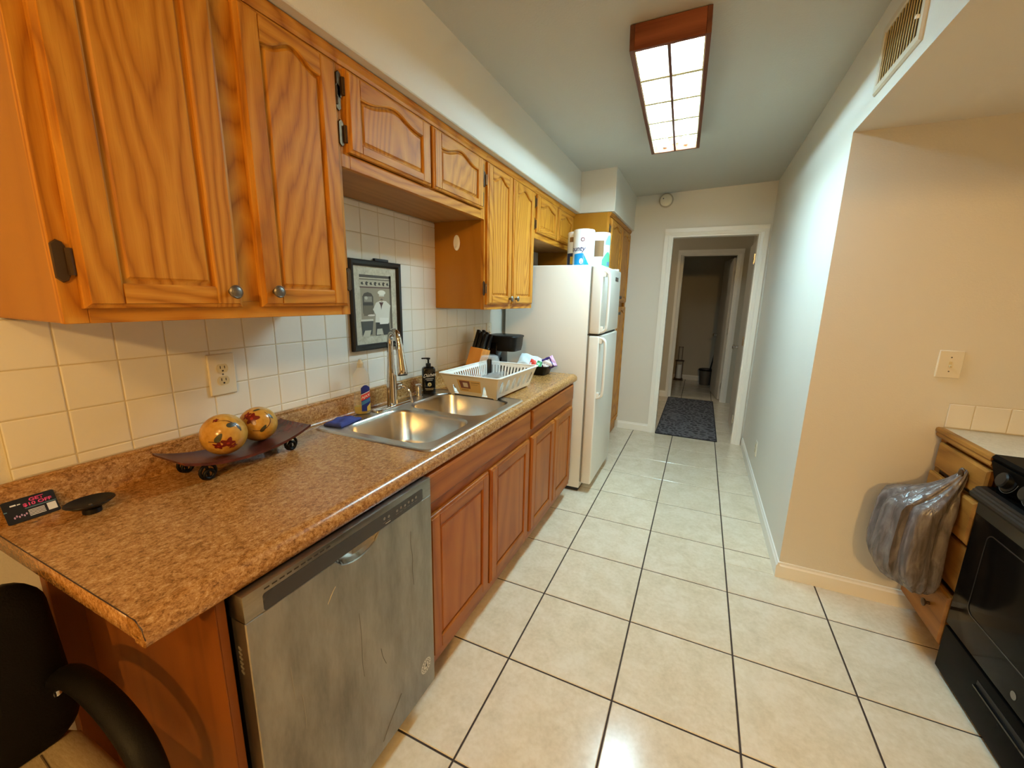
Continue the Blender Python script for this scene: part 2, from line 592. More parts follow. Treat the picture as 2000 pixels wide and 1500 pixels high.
# hall and far room
struct(boxes('wall_hall', [(-1.6, 1.053, 6.04, 6.14, 0, 2.62), (1.755, 2.0, 6.04, 6.14, 0, 2.62), (1.053, 1.755, 6.04, 6.14, 2.074, 2.62)], hall_m))
struct(box('wall_hall_right', 1.905, 2.05, YB + 0.1, 6.04, 0, 2.62, hall_m))
struct(box('wall_hall_left', -1.7, -1.6, YB + 0.1, 6.14, 0, 2.62, hall_m))
struct(boxes('wall_bath', [(0.3, 2.4, 7.72, 7.82, 0, 2.62), (0.2, 0.3, 6.14, 7.82, 0, 2.62), (2.3, 2.4, 6.14, 7.72, 0, 2.62)], hall_m))
struct(box('ceiling_hall', -1.7, 2.4, YB + 0.1, 7.82, 2.44, 2.62, hall_m))

# wall tiles (left wall)
WY, WZ, WT = -0.1809, 1.0239, 0.1105
tb = struct(boxes('wall_tile_bed', [(-0.0065, -0.0012, WY, 2.165, 0.99, 1.3562), (-0.0065, -0.0012, 0.545, 1.468, 1.3562, 1.8145)], grout_light))
tcache = {}
def wall_tile(parent, y0, y1, z0, z1, face='x', pos=0.0, sgn=1):
    k = (round(y1 - y0, 4), round(z1 - z0, 4), face)
    if k not in tcache:
        w, h = k[0] - 0.0022, k[1] - 0.0022
        p0 = [(-w / 2, -h / 2), (w / 2, -h / 2), (w / 2, h / 2), (-w / 2, h / 2)]
        p1 = offset_poly(p0, [0.0028] * 4)
        p2 = offset_poly(p0, [0.0008] * 4)
        bm = bmesh.new()
        fr = (lambda u, v, d: (d, u, v)) if face == 'x' else (lambda u, v, d: (u, -d, v))
        bm_layers(bm, [(p0, -0.004), (p0, -0.0016), (p2, -0.0006), (p1, 0.0)], fr)
        me = bpy.data.meshes.new('tile')
        bmesh.ops.recalc_face_normals(bm, faces=bm.faces)
        bm.to_mesh(me); bm.free()
        me.materials.append(tile_wall_m)
        tcache[k] = me
    o = bpy.data.objects.new('tile', tcache[k])
    COL.objects.link(o)
    o.parent = parent
    c = ((pos, (y0 + y1) / 2, (z0 + z1) / 2) if face == 'x' else ((y0 + y1) / 2, pos, (z0 + z1) / 2))
    o.location = Vector(c) - parent.location
    o.rotation_euler = (random.uniform(-1, 1) * 0.004, random.uniform(-1, 1) * 0.004, random.uniform(-1, 1) * 0.004)
for j in range(0, 22):
    y0 = WY + j * WT
    y1 = min(y0 + WT, 2.163)
    if y1 - y0 < 0.02: continue
    wall_tile(tb, y0, y1, WZ - 0.027, WZ)
    for k in range(0, 3): wall_tile(tb, y0, y1, WZ + k * WT, WZ + (k + 1) * WT)
    if y1 > 0.55 and y0 < 1.46:
        for k in range(3, 7):
            z1 = min(WZ + (k + 1) * WT, 1.79)
            wall_tile(tb, y0, y1, WZ + k * WT, z1)
        wall_tile(tb, y0, y1, 1.79, 1.8135)

# ---- casings, baseboards, doors
def casing(n, x0, x1, z1, yf, w=0.064, th=0.020, mat=trim_m):
    def prof(a, b):  # across, depth -> stepped casing profile
        return [(a, 0), (b, 0), (b, -th), (a + (b - a) * 0.45, -th), (a + (b - a) * 0.3, -th * 0.75), (a, -th * 0.55)]
    t_ = bmesh.new()
    def leg(a, b):
        p = [(u, yf + v) for u, v in prof(a, b)]
        if a > b: p = p[::-1]
        bm_layers(t_, [(p, 0.0), (p, z1 + (0 if True else w))], lambda u, v, d: (u, v, d))
    leg(x0, x0 - w); leg(x1, x1 + w)
    ph = [(z1 + v2 if False else 0, 0)]
    p = [(yf, z1), (yf, z1 + w), (yf - th, z1 + w), (yf - th, z1 + w * 0.45), (yf - th * 0.75, z1 + w * 0.3), (yf - th * 0.55, z1)]
    bm_layers(t_, [(p, x0 - w), (p, x1 + w)], lambda u, v, d: (d, u, v))
    return struct(from_bm('trim_%d' % n, t_, mat))
casing(1, XD0, XD1, ZD, YB - 0.0005)
tr2 = struct(boxes('trim_2', [(XD0, XD0 + 0.016, YB, YB + 0.1, 0, ZD - 0.016), (XD1 - 0.016, XD1, YB, YB + 0.1, 0, ZD - 0.016), (XD0, XD1, YB, YB + 0.1, ZD - 0.016, ZD)], trim_m))
for z in (0.24, 1.05, 1.84):
    box('hinge', XD1 - 0.0195, XD1 - 0.0162, YB + 0.055, YB + 0.092, z - 0.045, z + 0.045, chrome, tr2)
    tube('hinge_pin', [(XD1 - 0.021, YB + 0.098, z - 0.047), (XD1 - 0.021, YB + 0.098, z + 0.047)], 0.006, chrome, tr2, seg=8)
casing(3, 1.053, 1.755, 2.074, 6.0395)
struct(boxes('trim_4', [(1.053, 1.069, 6.04, 6.14, 0, 2.06), (1.739, 1.755, 6.04, 6.14, 0, 2.06), (1.053, 1.755, 6.04, 6.14, 2.058, 2.074)], trim_m))
def baseboard(name, prof_fr, a0, a1, axis):
    p = [(0, 0), (0.013, 0), (0.013, 0.066), (0.008, 0.074), (0.006, 0.084), (0, 0.086)]
    pts = [prof_fr(u, v) for u, v in p]
    return struct(extrude_profile(name, pts, a0, a1, trim_m, axis=axis))
baseboard('baseboard_right', lambda u, v: (XR - u, v), YP - 0.013, YB - 0.017, 'y')
baseboard('baseboard_alcove', lambda u, v: (YP - u, v), XR, 2.462, 'x')
baseboard('baseboard_back', lambda u, v: (YB - u, v), 0.63, XD0 - 0.063, 'x')
baseboard('baseboard_hall', lambda u, v: (6.04 - u, v), -1.5, 1.053 - 0.063, 'x')
baseboard('baseboard_hall_right', lambda u, v: (1.905 - u, v), YB + 0.11, 6.0, 'y')
baseboard('baseboard_bath', lambda u, v: (7.72 - u, v), 0.3, 2.3, 'x')

def panel_door(name, w, loc, rotz, hinges_at=0.012):
    """leaf along +X from the hinge edge at local origin, thickness along Y"""
    d = struct(box(name, 0.002, w, 0.0, 0.035, 0.012, 2.035, door_m, bev=0.002, seg=1))
    base = d.location.copy()
    OFF[d.name] = base
    for s, yy in ((-1, -0.001), (1, 0.036)):
        k = lathe('knob', [(0.0, 0.062), (0.018, 0.06), (0.027, 0.048), (0.027, 0.036), (0.012, 0.028), (0.012, 0.006), (0.026, 0.005), (0.026, 0.0)][::-1], chrome, d,
                  loc=(w - 0.065, yy, 0.92), rot=(R(90) if s < 0 else R(-90), 0, 0), seg=16)
    for z in (0.22, 1.02, 1.83):
        box('hinge', -0.004, 0.004, -0.006, 0.012, z - 0.045, z + 0.045, chrome, d)
    rm = Matrix.Rotation(rotz, 4, 'Z')
    d.matrix_world = Matrix.Translation(loc) @ rm @ Matrix.Translation(base)
    return d
panel_door('door_1', 0.74, (1.832, YB + 0.115, 0), R(90))
panel_door('door_2', 0.66, (1.745, 6.155, 0), R(98.0))

# ------------------------------------------------------------------ ceiling light
LA = math.atan2(-0.050, 1.24)
lt = thing('ceiling_light', (1.128, 1.99, 2.476), 'wooden box ceiling light with two fluorescent tubes behind an open louvre grid', 'ceiling light',
           rot=(0, -0.036, -LA * -1 if False else math.atan2(0.050, 1.24)), local=True)
HW, HL, HB = 0.146, 0.623, -0.090
TH = 0.018
box('side_board', -HW, -HW + TH, -HL, HL, HB, 0.0, red_wood_y, lt, bev=0.0015, seg=1)
box('side_board', HW - TH, HW, -HL, HL, HB, 0.0, red_wood_y, lt, bev=0.0015, seg=1)
box('end_board', -HW + TH, HW - TH, -HL, -HL + TH, HB, 0.0, red_wood, lt, bev=0.0015, seg=1)
box('end_board', -HW + TH, HW - TH, HL - TH, HL, HB, 0.0, red_wood, lt, bev=0.0015, seg=1)
ref_m = mat_base('white_reflector', 'efe9d6', 0.4)
cream_m = mat_base('cream_louvre', 'e4d29a', 0.45)
bm = bmesh.new()
bm_layers(bm, [([(-HW + TH, -0.004), (-HW + TH, -0.03), (-0.10, -0.012), (-0.03, -0.012), (0.0, -0.030), (0.03, -0.012), (0.10, -0.012), (HW - TH, -0.03), (HW - TH, -0.004)], -HL + TH),
               ([(-HW + TH, -0.004), (-HW + TH, -0.03), (-0.10, -0.012), (-0.03, -0.012), (0.0, -0.030), (0.03, -0.012), (0.10, -0.012), (HW - TH, -0.03), (HW - TH, -0.004)], HL - TH)],
          lambda u, v, d: (u, d, v))
from_bm('reflector', bm, ref_m, lt)
for sx in (-0.062, 0.062):
    lathe('fluorescent_tube', [(0.017, -0.572), (0.019, -0.57), (0.019, 0.57), (0.017, 0.572)], tube_emit, lt, loc=(sx, 0, -0.046), rot=(R(90), 0, 0), seg=14)
    for sy in (-1, 1):
        box('tube_socket', sx - 0.013, sx + 0.013, sy * 0.588 - 0.012, sy * 0.588 + 0.012, -0.068, -0.006, white_pl, lt, bev=0.003, seg=1)
box('ballast_cover', -0.022, 0.022, -0.595, 0.595, -0.052, -0.026, ref_m, lt, bev=0.004, seg=1)
box('centre_divider', -0.006, 0.006, -HL + TH, HL - TH, HB + 0.001, HB + 0.014, red_wood_y, lt)
for k in range(4):
    yy = -0.605 + (k + 1) * 1.21 / 5
    for s in (-1, 1):
        a, b = (0.004, HW - TH) if s > 0 else (-HW + TH, -0.004)
        box('louvre_bar', a, b, yy - 0.010, yy + 0.010, HB + 0.001, HB + 0.010, cream_m, lt)
for s in (-1, 1):
    a = s * (HW - TH - 0.004)
    box('cream_lining', min(a, a + s * 0.004), max(a, a + s * 0.004), -HL + TH, HL - TH, HB + 0.002, -0.03, cream_m, lt)

# warm lamp of the dining end, behind the camera
wl_ = thing('dome_ceiling_lamp', (1.47, -1.38, 2.47), 'round warm glass dome lamp on the ceiling of the dining end', 'ceiling lamp')
lathe('canopy', [(0.0, 2.495), (0.09, 2.495), (0.09, 2.44), (0.10, 2.43)], knob_m, wl_, loc=(1.47, -1.38, 0), seg=24)
lathe('glass_dome', [(0.135, 2.43), (0.13, 2.40), (0.105, 2.365), (0.06, 2.345), (0.0, 2.338)], warm_emit, wl_, loc=(1.47, -1.38, 0), seg=24, cap=False)

wl2 = thing('added_warm_lamp', (1.95, -3.1, 2.47), 'unseen larger warm dome lamp added to light the alcove wall and soffit', 'ceiling lamp')  # unseen lamp added to warm the alcove wall, soffit and back wall
lathe('canopy', [(0.0, 2.53), (0.09, 2.53), (0.09, 2.44), (0.10, 2.43)], knob_m, wl2, loc=(1.95, -3.1, 0), seg=24)
lathe('glass_dome', [(0.15, 2.43), (0.145, 2.39), (0.115, 2.35), (0.06, 2.325), (0.0, 2.318)], emit('added_warm_glow', WARM_COLOR, WARM2_STRENGTH), wl2, loc=(1.95, -3.1, 0), seg=24, cap=False)
hl_ = thing('added_hall_lamp', (-0.6, 5.1, 2.44), 'unseen dim globe lamp added round the corner to brighten the hall', 'ceiling lamp')  # unseen lamp added to make the hall walls visible
lathe('canopy', [(0.0, 2.439), (0.06, 2.439), (0.06, 2.41), (0.03, 2.40)], knob_m, hl_, loc=(-0.6, 5.1, 0), seg=20)
lathe('glass_globe', [(0.03, 2.40), (0.075, 2.375), (0.09, 2.33), (0.07, 2.28), (0.0, 2.26)], emit('added_hall_glow', (1.0, 0.86, 0.66), 46.0), hl_, loc=(-0.6, 5.1, 0), seg=20, cap=False)

# ------------------------------------------------------------------ cabinet doors
def arch(u0, u1, v, rise, n=18):
    pts = []
    for k in range(n + 1):
        s = k / n
        q = 0.5 * (1 - math.cos(2 * math.pi * s))
        sh = q ** 1.15 + 0.10 * math.sin(2 * math.pi * s) ** 2 * (-1)
        pts.append((u1 + (u0 - u1) * s, v + rise * sh))
    return pts  # from u1 to u0 (right to left)

def cab_door(parent, y0, y1, z0, z1, xf, mv, mh, rise=0.045, sw=0.056, hinge=None, knob=None, sgn=1, name='door'):
    """door facing +X (sgn 1) or -X; front plane at xf; raised panel with a (cathedral) arch"""
    th = 0.019
    fr = lambda u, v, d: (xf - sgn * (th - d), u, v)          # d 0 back .. th front
    rise = 0.031 if rise > 0 else 0.0
    bt = (0.049 if z1 - z0 > 0.3 else 0.037) if rise > 0 else 0.054   # bottom rail
    tr = 0.034 if rise > 0 else 0.054                        # rail width above the peak
    pi = [(y0 + sw, z0 + bt), (y1 - sw, z0 + bt)] + arch(y0 + sw, y1 - sw, z1 - tr - rise, rise)
    npt = len(pi)
    # door body = raised centre panel (grows behind the frame)
    pin = offset_poly(pi, [-0.004] * npt)
    groove = offset_poly(pi, [0.0035] * npt)
    fld = offset_poly(pi, [0.012] * npt)
    bm = bmesh.new()
    bm_layers(bm, [(pin, 0.001), (pin, 0.0085), (groove, 0.0085), (offset_poly(pi, [0.006] * npt), 0.0092), (fld, 0.0140), (offset_poly(pi, [0.0135] * npt), 0.0150)], fr)
    d = from_bm(name, bm, mv, parent, 25)
    ch, cd = 0.009, 0.006
    def piece(nm, pts, flags, mat):
        out = [ch if f == 1 else 0.0 for f in flags]
        mid = [0.0015 if f == 1 else 0.0 for f in flags]
        inn = [0.004 if f == 2 else (ch + 0.001 if f == 1 else 0.0) for f in flags]
        q1 = offset_poly(pts, [o + (0.0 if f != 2 else 0.0) for o, f in zip(out, flags)])
        bmq = bmesh.new()
        lay = [(pts, 0.0), (pts, th - cd - 0.003), (offset_poly(pts, mid), th - cd), (q1, th - 0.003), (offset_poly(pts, inn), th)]
        bm_layers(bmq, lay, fr)
        return from_bm(nm, bmq, mat, d, 25)
    # stiles (outer edges profiled), rails
    piece('stile', [(y0, z0), (y0 + sw, z0), (y0 + sw, z1), (y0, z1)], [1, 2, 1, 1], mv)
    piece('stile', [(y1 - sw, z0), (y1, z0), (y1, z1), (y1 - sw, z1)], [1, 1, 1, 2], mv)
    piece('rail', [(y0 + sw, z0), (y1 - sw, z0), (y1 - sw, z0 + bt), (y0 + sw, z0 + bt)], [1, 0, 2, 0], mh)
    top = arch(y0 + sw, y1 - sw, z1 - tr - rise, rise)[::-1]
    pts = top + [(y1 - sw, z1), (y0 + sw, z1)]
    piece('rail', pts, [2] * (len(top) - 1) + [0, 1, 0], mh)
    if hinge:
        hy = y0 if hinge == 'l' else y1
        s = -1 if hinge == 'l' else 1
        zs = (z0 + 0.085, z1 - 0.085) if z1 - z0 > 0.3 else (z0 + 0.05, z1 - 0.05)
        for z in zs:
            xfr = xf - sgn * th
            bmh = bmesh.new()
            pl = [(hy + s * 0.004, z - 0.020), (hy + s * 0.010, z - 0.034), (hy + s * 0.018, z - 0.038), (hy + s * 0.027, z - 0.030), (hy + s * 0.027, z + 0.030), (hy + s * 0.018, z + 0.038), (hy + s * 0.010, z + 0.034), (hy + s * 0.004, z + 0.020)]
            if s < 0: pl = pl[::-1]
            bm_layers(bmh, [(pl, 0.0), (pl, 0.002), (offset_poly(pl, [0.0015] * 8), 0.004)], lambda u, v, dd: (xfr + sgn * dd, u, v))
            bm_tube(bmh, [(xfr + sgn * 0.007, hy + s * 0.005, z - 0.024), (xfr + sgn * 0.007, hy + s * 0.005, z + 0.024)], 0.0055, 8)
            from_bm('hinge', bmh, hinge_m, d, 40)
    if knob:
        lathe('knob', [(0.0, 0.0), (0.007, 0.0), (0.0065, 0.010), (0.009, 0.014), (0.0155, 0.017), (0.0165, 0.021), (0.0135, 0.0245), (0.012, 0.0238), (0.009, 0.0262), (0.0, 0.027)],
              knob_m, d, loc=(xf, knob[0], knob[1]), rot=(0, R(90) * sgn, 0), seg=18)
    return d

def upper_cab(name, label, y0, y1, z0, z1, xface, doors, end_y=None, ply_side=True, group='oak wall cabinets'):
    c = thing(name, (0.15, (y0 + y1) / 2, z0), label, 'cabinet', group)
    box('body', -0.004, xface - 0.019, y0 + 0.001, y1 - 0.001, z0 + 0.004, z1 - 0.002, oak_ply if ply_side else oak_v, c)
    st = 0.036
    ds = sorted(doors)
    xs0, xs1 = xface - 0.019, xface
    box('bottom_board', 0.0, xface - 0.0191, y0 + 0.002, y1 - 0.002, z0 + 0.001, z0 + 0.0039, oak_under, c)
    box('face_rail', xs0, xs1, y0 + st, y1 - st, z0, z0 + 0.042, oak_h, c, bev=0.0012, seg=1)
    box('face_rail', xs0, xs1, y0 + st, y1 - st, z1 - 0.05, z1 - 0.002, oak_h, c, bev=0.0012, seg=1)
    box('face_stile', xs0, xs1, y0, y0 + st, z0, z1 - 0.002, oak_v, c, bev=0.0012, seg=1)
    box('face_stile', xs0, xs1, y1 - st, y1, z0, z1 - 0.002, oak_v, c, bev=0.0012, seg=1)
    for a, b in zip(ds, ds[1:]):
        ym = (a[1] + b[0]) / 2
        box('face_stile', xs0, xs1 - 0.0002, ym - 0.04, ym + 0.04, z0 + 0.042, z1 - 0.05, oak_v, c)
    extrude_profile('top_moulding', [(xface, z1 - 0.032), (xface + 0.006, z1 - 0.032), (xface + 0.008, z1 - 0.022), (xface + 0.016, z1 - 0.012), (xface + 0.018, z1 - 0.003), (xface, z1 - 0.003)], y0, y1, oak_h, c)
    for (a, b, za, zb, rise, sw, hg, kn) in doors:
        cab_door(c, a, b, za, zb, xface + 0.0195, oak_v, oak_h, rise, sw, hg, kn)
    return c
XU = 0.308
upper_cab('wall_cabinet', 'large honey oak wall cabinet with two arched doors above the black promo card', -0.147, 0.5415, 1.36, ZS, XU,
          [(-0.12, 0.177, 1.388, 2.092, 0.05, 0.062, 'l', (0.148, 1.425)), (0.229, 0.522, 1.388, 2.092, 0.05, 0.058, 'r', (0.262, 1.428))])
upper_cab('wall_cabinet', 'short oak wall cabinet with two wide arched doors above the sink', 0.5415, 1.4713, 1.816, ZS, XU,
          [(0.562, 0.995, 1.86, 2.092, 0.05, 0.056, 'l', None), (1.012, 1.436, 1.86, 2.092, 0.05, 0.056, 'r', None)])
ct = upper_cab('wall_cabinet', 'tall oak wall cabinet with two narrow arched doors between sink and refrigerator', 1.4713, 2.155, 1.36, ZS, XU,
          [(1.484, 1.786, 1.387, 2.092, 0.045, 0.052, 'l', (1.752, 1.42)), (1.803, 2.128, 1.387, 2.092, 0.045, 0.052, 'r', (1.838, 1.42))])
upper_cab('wall_cabinet', 'small oak wall cabinet with two arched doors above the refrigerator', 2.157, 3.055, 1.82, ZS, XU,
          [(2.182, 2.585, 1.858, 2.092, 0.045, 0.05, 'l', None), (2.615, 3.005, 1.858, 2.092, 0.045, 0.05, 'r', None)])
# pantry
pc = thing('pantry_cabinet', (0.3, 3.5, 0), 'full-height oak pantry cabinet behind the refrigerator', 'cabinet')
box('body', -0.004, 0.592, 3.058, YB - 0.004, 0.0, ZS - 0.002, oak_ply, pc)
box('face_stile', 0.592, 0.611, 3.058, 3.10, 0.1, ZS - 0.002, oak_v, pc)
box('face_stile', 0.592, 0.611, YB - 0.06, YB - 0.004, 0.1, ZS - 0.002, oak_v, pc)
box('face_stile', 0.592, 0.611, 3.545, 3.60, 0.1, ZS - 0.002, oak_v, pc)
box('face_rail', 0.592, 0.6105, 3.10, YB - 0.06, ZS - 0.05, ZS - 0.002, oak_h, pc)
for za, zb in ((0.14, 1.36), (1.40, 2.085)):
    cab_door(pc, 3.085, 3.555, za, zb, 0.631, oak_v, oak_h, 0.05, 0.06, 'l', (3.53, 1.45 if za > 1 else 1.30))
    cab_door(pc, 3.585, 4.045, za, zb, 0.631, oak_v, oak_h, 0.05, 0.06, 'r', (3.61, 1.45 if za > 1 else 1.30))
extrude_profile('top_moulding', [(0.611, ZS - 0.032), (0.617, ZS - 0.032), (0.627, ZS - 0.012), (0.629, ZS - 0.003), (0.611, ZS - 0.003)], 3.058, YB - 0.004, oak_h, pc)

# ------------------------------------------------------------------ base cabinets
def base_cab(name, label, y0, y1, doors, front):
    c = thing(name, (0.3, (y0 + y1) / 2, 0), label, 'cabinet', 'brown base cabinets')
    box('body', 0.0, 0.594, y0, y1, 0.105, 0.70, base_v, c)
    boxes('carcass_top', [(0.0, 0.02, y0, y1, 0.70, 0.868), (0.575, 0.594, y0, y1, 0.70, 0.868), (0.02, 0.575, y0, y0 + 0.016, 0.70, 0.868), (0.02, 0.575, y1 - 0.016, y1, 0.70, 0.868)], base_v, c)
    box('toe_kick', 0.02, 0.548, y0, y1, 0.0, 0.105, base_h, c)
    box('face_stile', 0.594, 0.613, y0, y0 + 0.03, 0.105, 0.868, base_v, c, bev=0.001, seg=1)
    box('face_stile', 0.594, 0.613, y1 - 0.03, y1, 0.105, 0.868, base_v, c, bev=0.001, seg=1)
    for a, b in ((0.105, 0.17), (0.69, 0.76), (0.845, 0.868)):
        box('face_rail', 0.594, 0.6128, y0 + 0.03, y1 - 0.03, a, b, base_h, c)
    ym = (doors[0][1] + doors[1][0]) / 2
    box('face_stile', 0.594, 0.6128, ym - 0.025, ym + 0.025, 0.17, 0.69, base_v, c)
    for a, b in doors:
        cab_door(c, a, b, 0.155, 0.705, 0.633, base_v, base_h, 0.0, 0.058)
    a, b = front
    bm = bmesh.new()
    p = [(a, 0.752), (b, 0.752), (b, 0.856), (a, 0.856)]
    bm_layers(bm, [(p, 0.613), (p, 0.626), (offset_poly(p, [0.003] * 4), 0.629), (offset_poly(p, [0.009] * 4), 0.632)], lambda u, v, d: (d, u, v))
    from_bm('drawer_front', bm, base_h, c)
base_cab('base_cabinet', 'brown sink base cabinet with two raised-panel doors under the sink', 0.497, 1.403, [(0.513, 0.935), (0.955, 1.388)], (0.508, 1.392))
base_cab('base_cabinet', 'brown base cabinet with a drawer and two narrow doors beside the refrigerator', 1.405, 2.22, [(1.424, 1.79), (1.802, 2.168)], (1.418, 2.172))
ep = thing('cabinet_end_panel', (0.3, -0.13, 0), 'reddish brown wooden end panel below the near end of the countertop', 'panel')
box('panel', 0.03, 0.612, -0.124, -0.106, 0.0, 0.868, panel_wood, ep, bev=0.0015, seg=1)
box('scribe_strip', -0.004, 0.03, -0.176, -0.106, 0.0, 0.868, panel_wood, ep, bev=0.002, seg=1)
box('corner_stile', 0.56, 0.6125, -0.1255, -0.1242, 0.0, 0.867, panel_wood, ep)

# ------------------------------------------------------------------ dishwasher
dw = thing('dishwasher', (0.35, 0.19, 0), 'stainless steel dishwasher with a dark control strip under the countertop', 'dishwasher')
D0, D1 = -0.098, 0.493
box('tub', 0.05, 0.598, D0 + 0.01, D1 - 0.006, 0.09, 0.865, black_mt, dw)
box('kick_plate', 0.10, 0.575, D0 + 0.01, D1 - 0.01, 0.0, 0.088, black_mt, dw)
box('seal_strip', 0.598, 0.606, D0 + 0.006, D1 - 0.008, 0.10, 0.862, gasket_m, dw)
brown_edge = mat_base('door_inner_edge', '4a3522', 0.5)
bm = bmesh.new()
# steel door skin, with a pocket handle recess cut in its top edge
hy0, hy1 = 0.115, 0.262
fr = lambda u, v, d: (d, u, v)
door_out = [(D0, 0.105), (D1, 0.105), (D1, 0.808), (hy1, 0.808)]
for k in range(9):
    a = k / 8
    door_out.append((hy1 - (hy1 - hy0) * a, 0.808 - 0.034 * math.sin(math.pi * a) ** 0.55))
door_out += [(hy0, 0.808), (D0, 0.808)]
clean = []
for p in door_out:
    if not clean or (Vector(p) - Vector(clean[-1])).length > 1e-4: clean.append(p)
bm_layers(bm, [(clean, 0.612), (clean, 0.649), (offset_poly(clean, [0.002] * len(clean)), 0.651)], fr)
dwd = from_bm('door', bm, steel_door, dw)
box('door_liner', 0.606, 0.612, D0 + 0.012, D1 - 0.012, 0.11, 0.80, brown_edge, dwd)
steel_b = steel_mat('pocket_steel', 'c9c6c0', 0.12, 1, 0.05)
bm = bmesh.new()
nn = 12
g = []
for i in range(nn + 1):
    row = []
    yy = hy0 + (hy1 - hy0) * i / nn
    dep = math.sin(math.pi * i / nn) ** 0.55
    for k in range(5):
        s = k / 4
        row.append(bm.verts.new((0.649 - 0.026 * dep * math.sin(s * math.pi / 2), yy, 0.8085 - 0.036 * dep * (1 - s) * 1.0)))
    g.append(row)
for i in range(nn):
    for k in range(4): bm.faces.new((g[i][k], g[i + 1][k], g[i + 1][k + 1], g[i][k + 1]))
from_bm('handle_pocket', bm, steel_b, dwd, 60)
con = box('console', 0.600, 0.651, D0, D1, 0.8085, 0.866, steel_top, dw, bev=0.0025, seg=2)
p = rrect(D0 + 0.038, D1 - 0.042, 0.8092, 0.8475, 0.006, 4)
bm = bmesh.new()
bm_layers(bm, [(p, 0.6505), (p, 0.6518)], fr)
from_bm('control_strip', bm, mat_base('smoked_control_strip', '2a2320', 0.25), con)
mark_m = mat_base('grey_marks', '6b645c', 0.5)
for k in range(9):
    yy = D1 - 0.075 - k * 0.017
    if k == 6: continue
    poly('button_mark', circ(yy, 0.833 - (k % 2) * 0.002, 0.0045, 0.0045, 10), lambda u, v: (0.6520, u, v), mark_m, con)
    poly('button_mark', [(yy - 0.006, 0.821), (yy + 0.006, 0.821), (yy + 0.006, 0.8225), (yy - 0.006, 0.8225)], lambda u, v: (0.6520, u, v), mark_m, con)
poly('display_mark', [(0.285, 0.815), (0.305, 0.815), (0.305, 0.817), (0.285, 0.817)], lambda u, v: (0.6520, u, v), mat_base('pale_mark', 'b5aea4', 0.5), con)
for k in range(10):
    yy = D0 + 0.048 + k * 0.0165
    obox('vent_slot', (0.0012, 0.011, 0.003), Matrix.Translation((0.6509, yy, 0.8562)), slot_m, con)
for k in range(6):
    obox('side_vent_slot', (0.010, 0.002, 0.004), Matrix.Translation((0.625, D0 - 0.0002, 0.745 - k * 0.011)) @ Matrix.Rotation(R(30), 4, 'Y'), mark_m, dwd)
text_mesh('brand_lettering', 'Whirlpool', 0.034, mat_base('etched_lettering', '8f877b', 0.3, 0.8), dwd, lambda u, v: (0.6513, 0.207 + u, 0.155 + v), shear=0.15)
poly('round_sticker', circ(0.445, 0.205, 0.026, 0.026, 28), lambda u, v: (0.6515, u, v), mat_base('sticker_white', 'cfc8bb', 0.5), dwd)
mk = mat_base('sticker_ink', '4b443c', 0.5)
def ringp(cx, cy, r0, r1, n=24):
    return [(cx + r1 * math.cos(2 * math.pi * k / n), cy + r1 * math.sin(2 * math.pi * k / n)) for k in range(n)], [(cx + r0 * math.cos(2 * math.pi * k / n), cy + r0 * math.sin(2 * math.pi * k / n)) for k in range(n)]
link_mesh('sticker_ring', shape2d(list(ringp(0.445, 0.205, 0.0135, 0.0155)), 0.0002, lambda u, v, d: (0.6518 + d, u, v)), mk, dwd)
text_mesh('sticker_emblem', '4', 0.026, mk, dwd, lambda u, v: (0.6518, 0.445 + u, 0.205 + v), thick=0.0004)
for k in range(14):
    a = 2 * math.pi * k / 14
    obox('sticker_letter', (0.0003, 0.0032, 0.0045), Matrix.Translation((0.6517, 0.445 + 0.0205 * math.sin(a), 0.205 + 0.0205 * math.cos(a))) @ Matrix.Rotation(-a, 4, 'X'), mk, dwd)
scr = mat_base('scratch_dark', '5e564a', 0.6)
scr2 = mat_base('scratch_pale', '9c9486', 0.5, 0.6)
for nm, pts, w, mm in (('drip_mark', [(0.39, 0.735), (0.388, 0.69), (0.394, 0.65), (0.392, 0.60), (0.396, 0.55)], 0.0009, scr),
                       ('drip_mark', [(0.175, 0.62), (0.178, 0.55), (0.176, 0.47), (0.18, 0.42)], 0.0008, scr),
                       ('drip_mark', [(0.245, 0.45), (0.25, 0.42), (0.262, 0.385)], 0.0014, scr),
                       ('drip_mark', [(0.32, 0.22), (0.30, 0.20), (0.26, 0.165), (0.235, 0.135)], 0.0016, scr),
                       ('scuff', [(-0.02, 0.64), (-0.018, 0.59), (-0.016, 0.55)], 0.0012, scr2),
                       ('scuff', [(0.0, 0.55), (0.003, 0.49), (0.002, 0.45)], 0.0014, scr2),
                       ('scuff', [(0.085, 0.715), (0.10, 0.735), (0.11, 0.745)], 0.0016, scr2)):
    q = smooth_path([(0.6512, a, b) for a, b in pts], 4)
    tube(nm, q, w * 0.6, mm, dwd, seg=6)

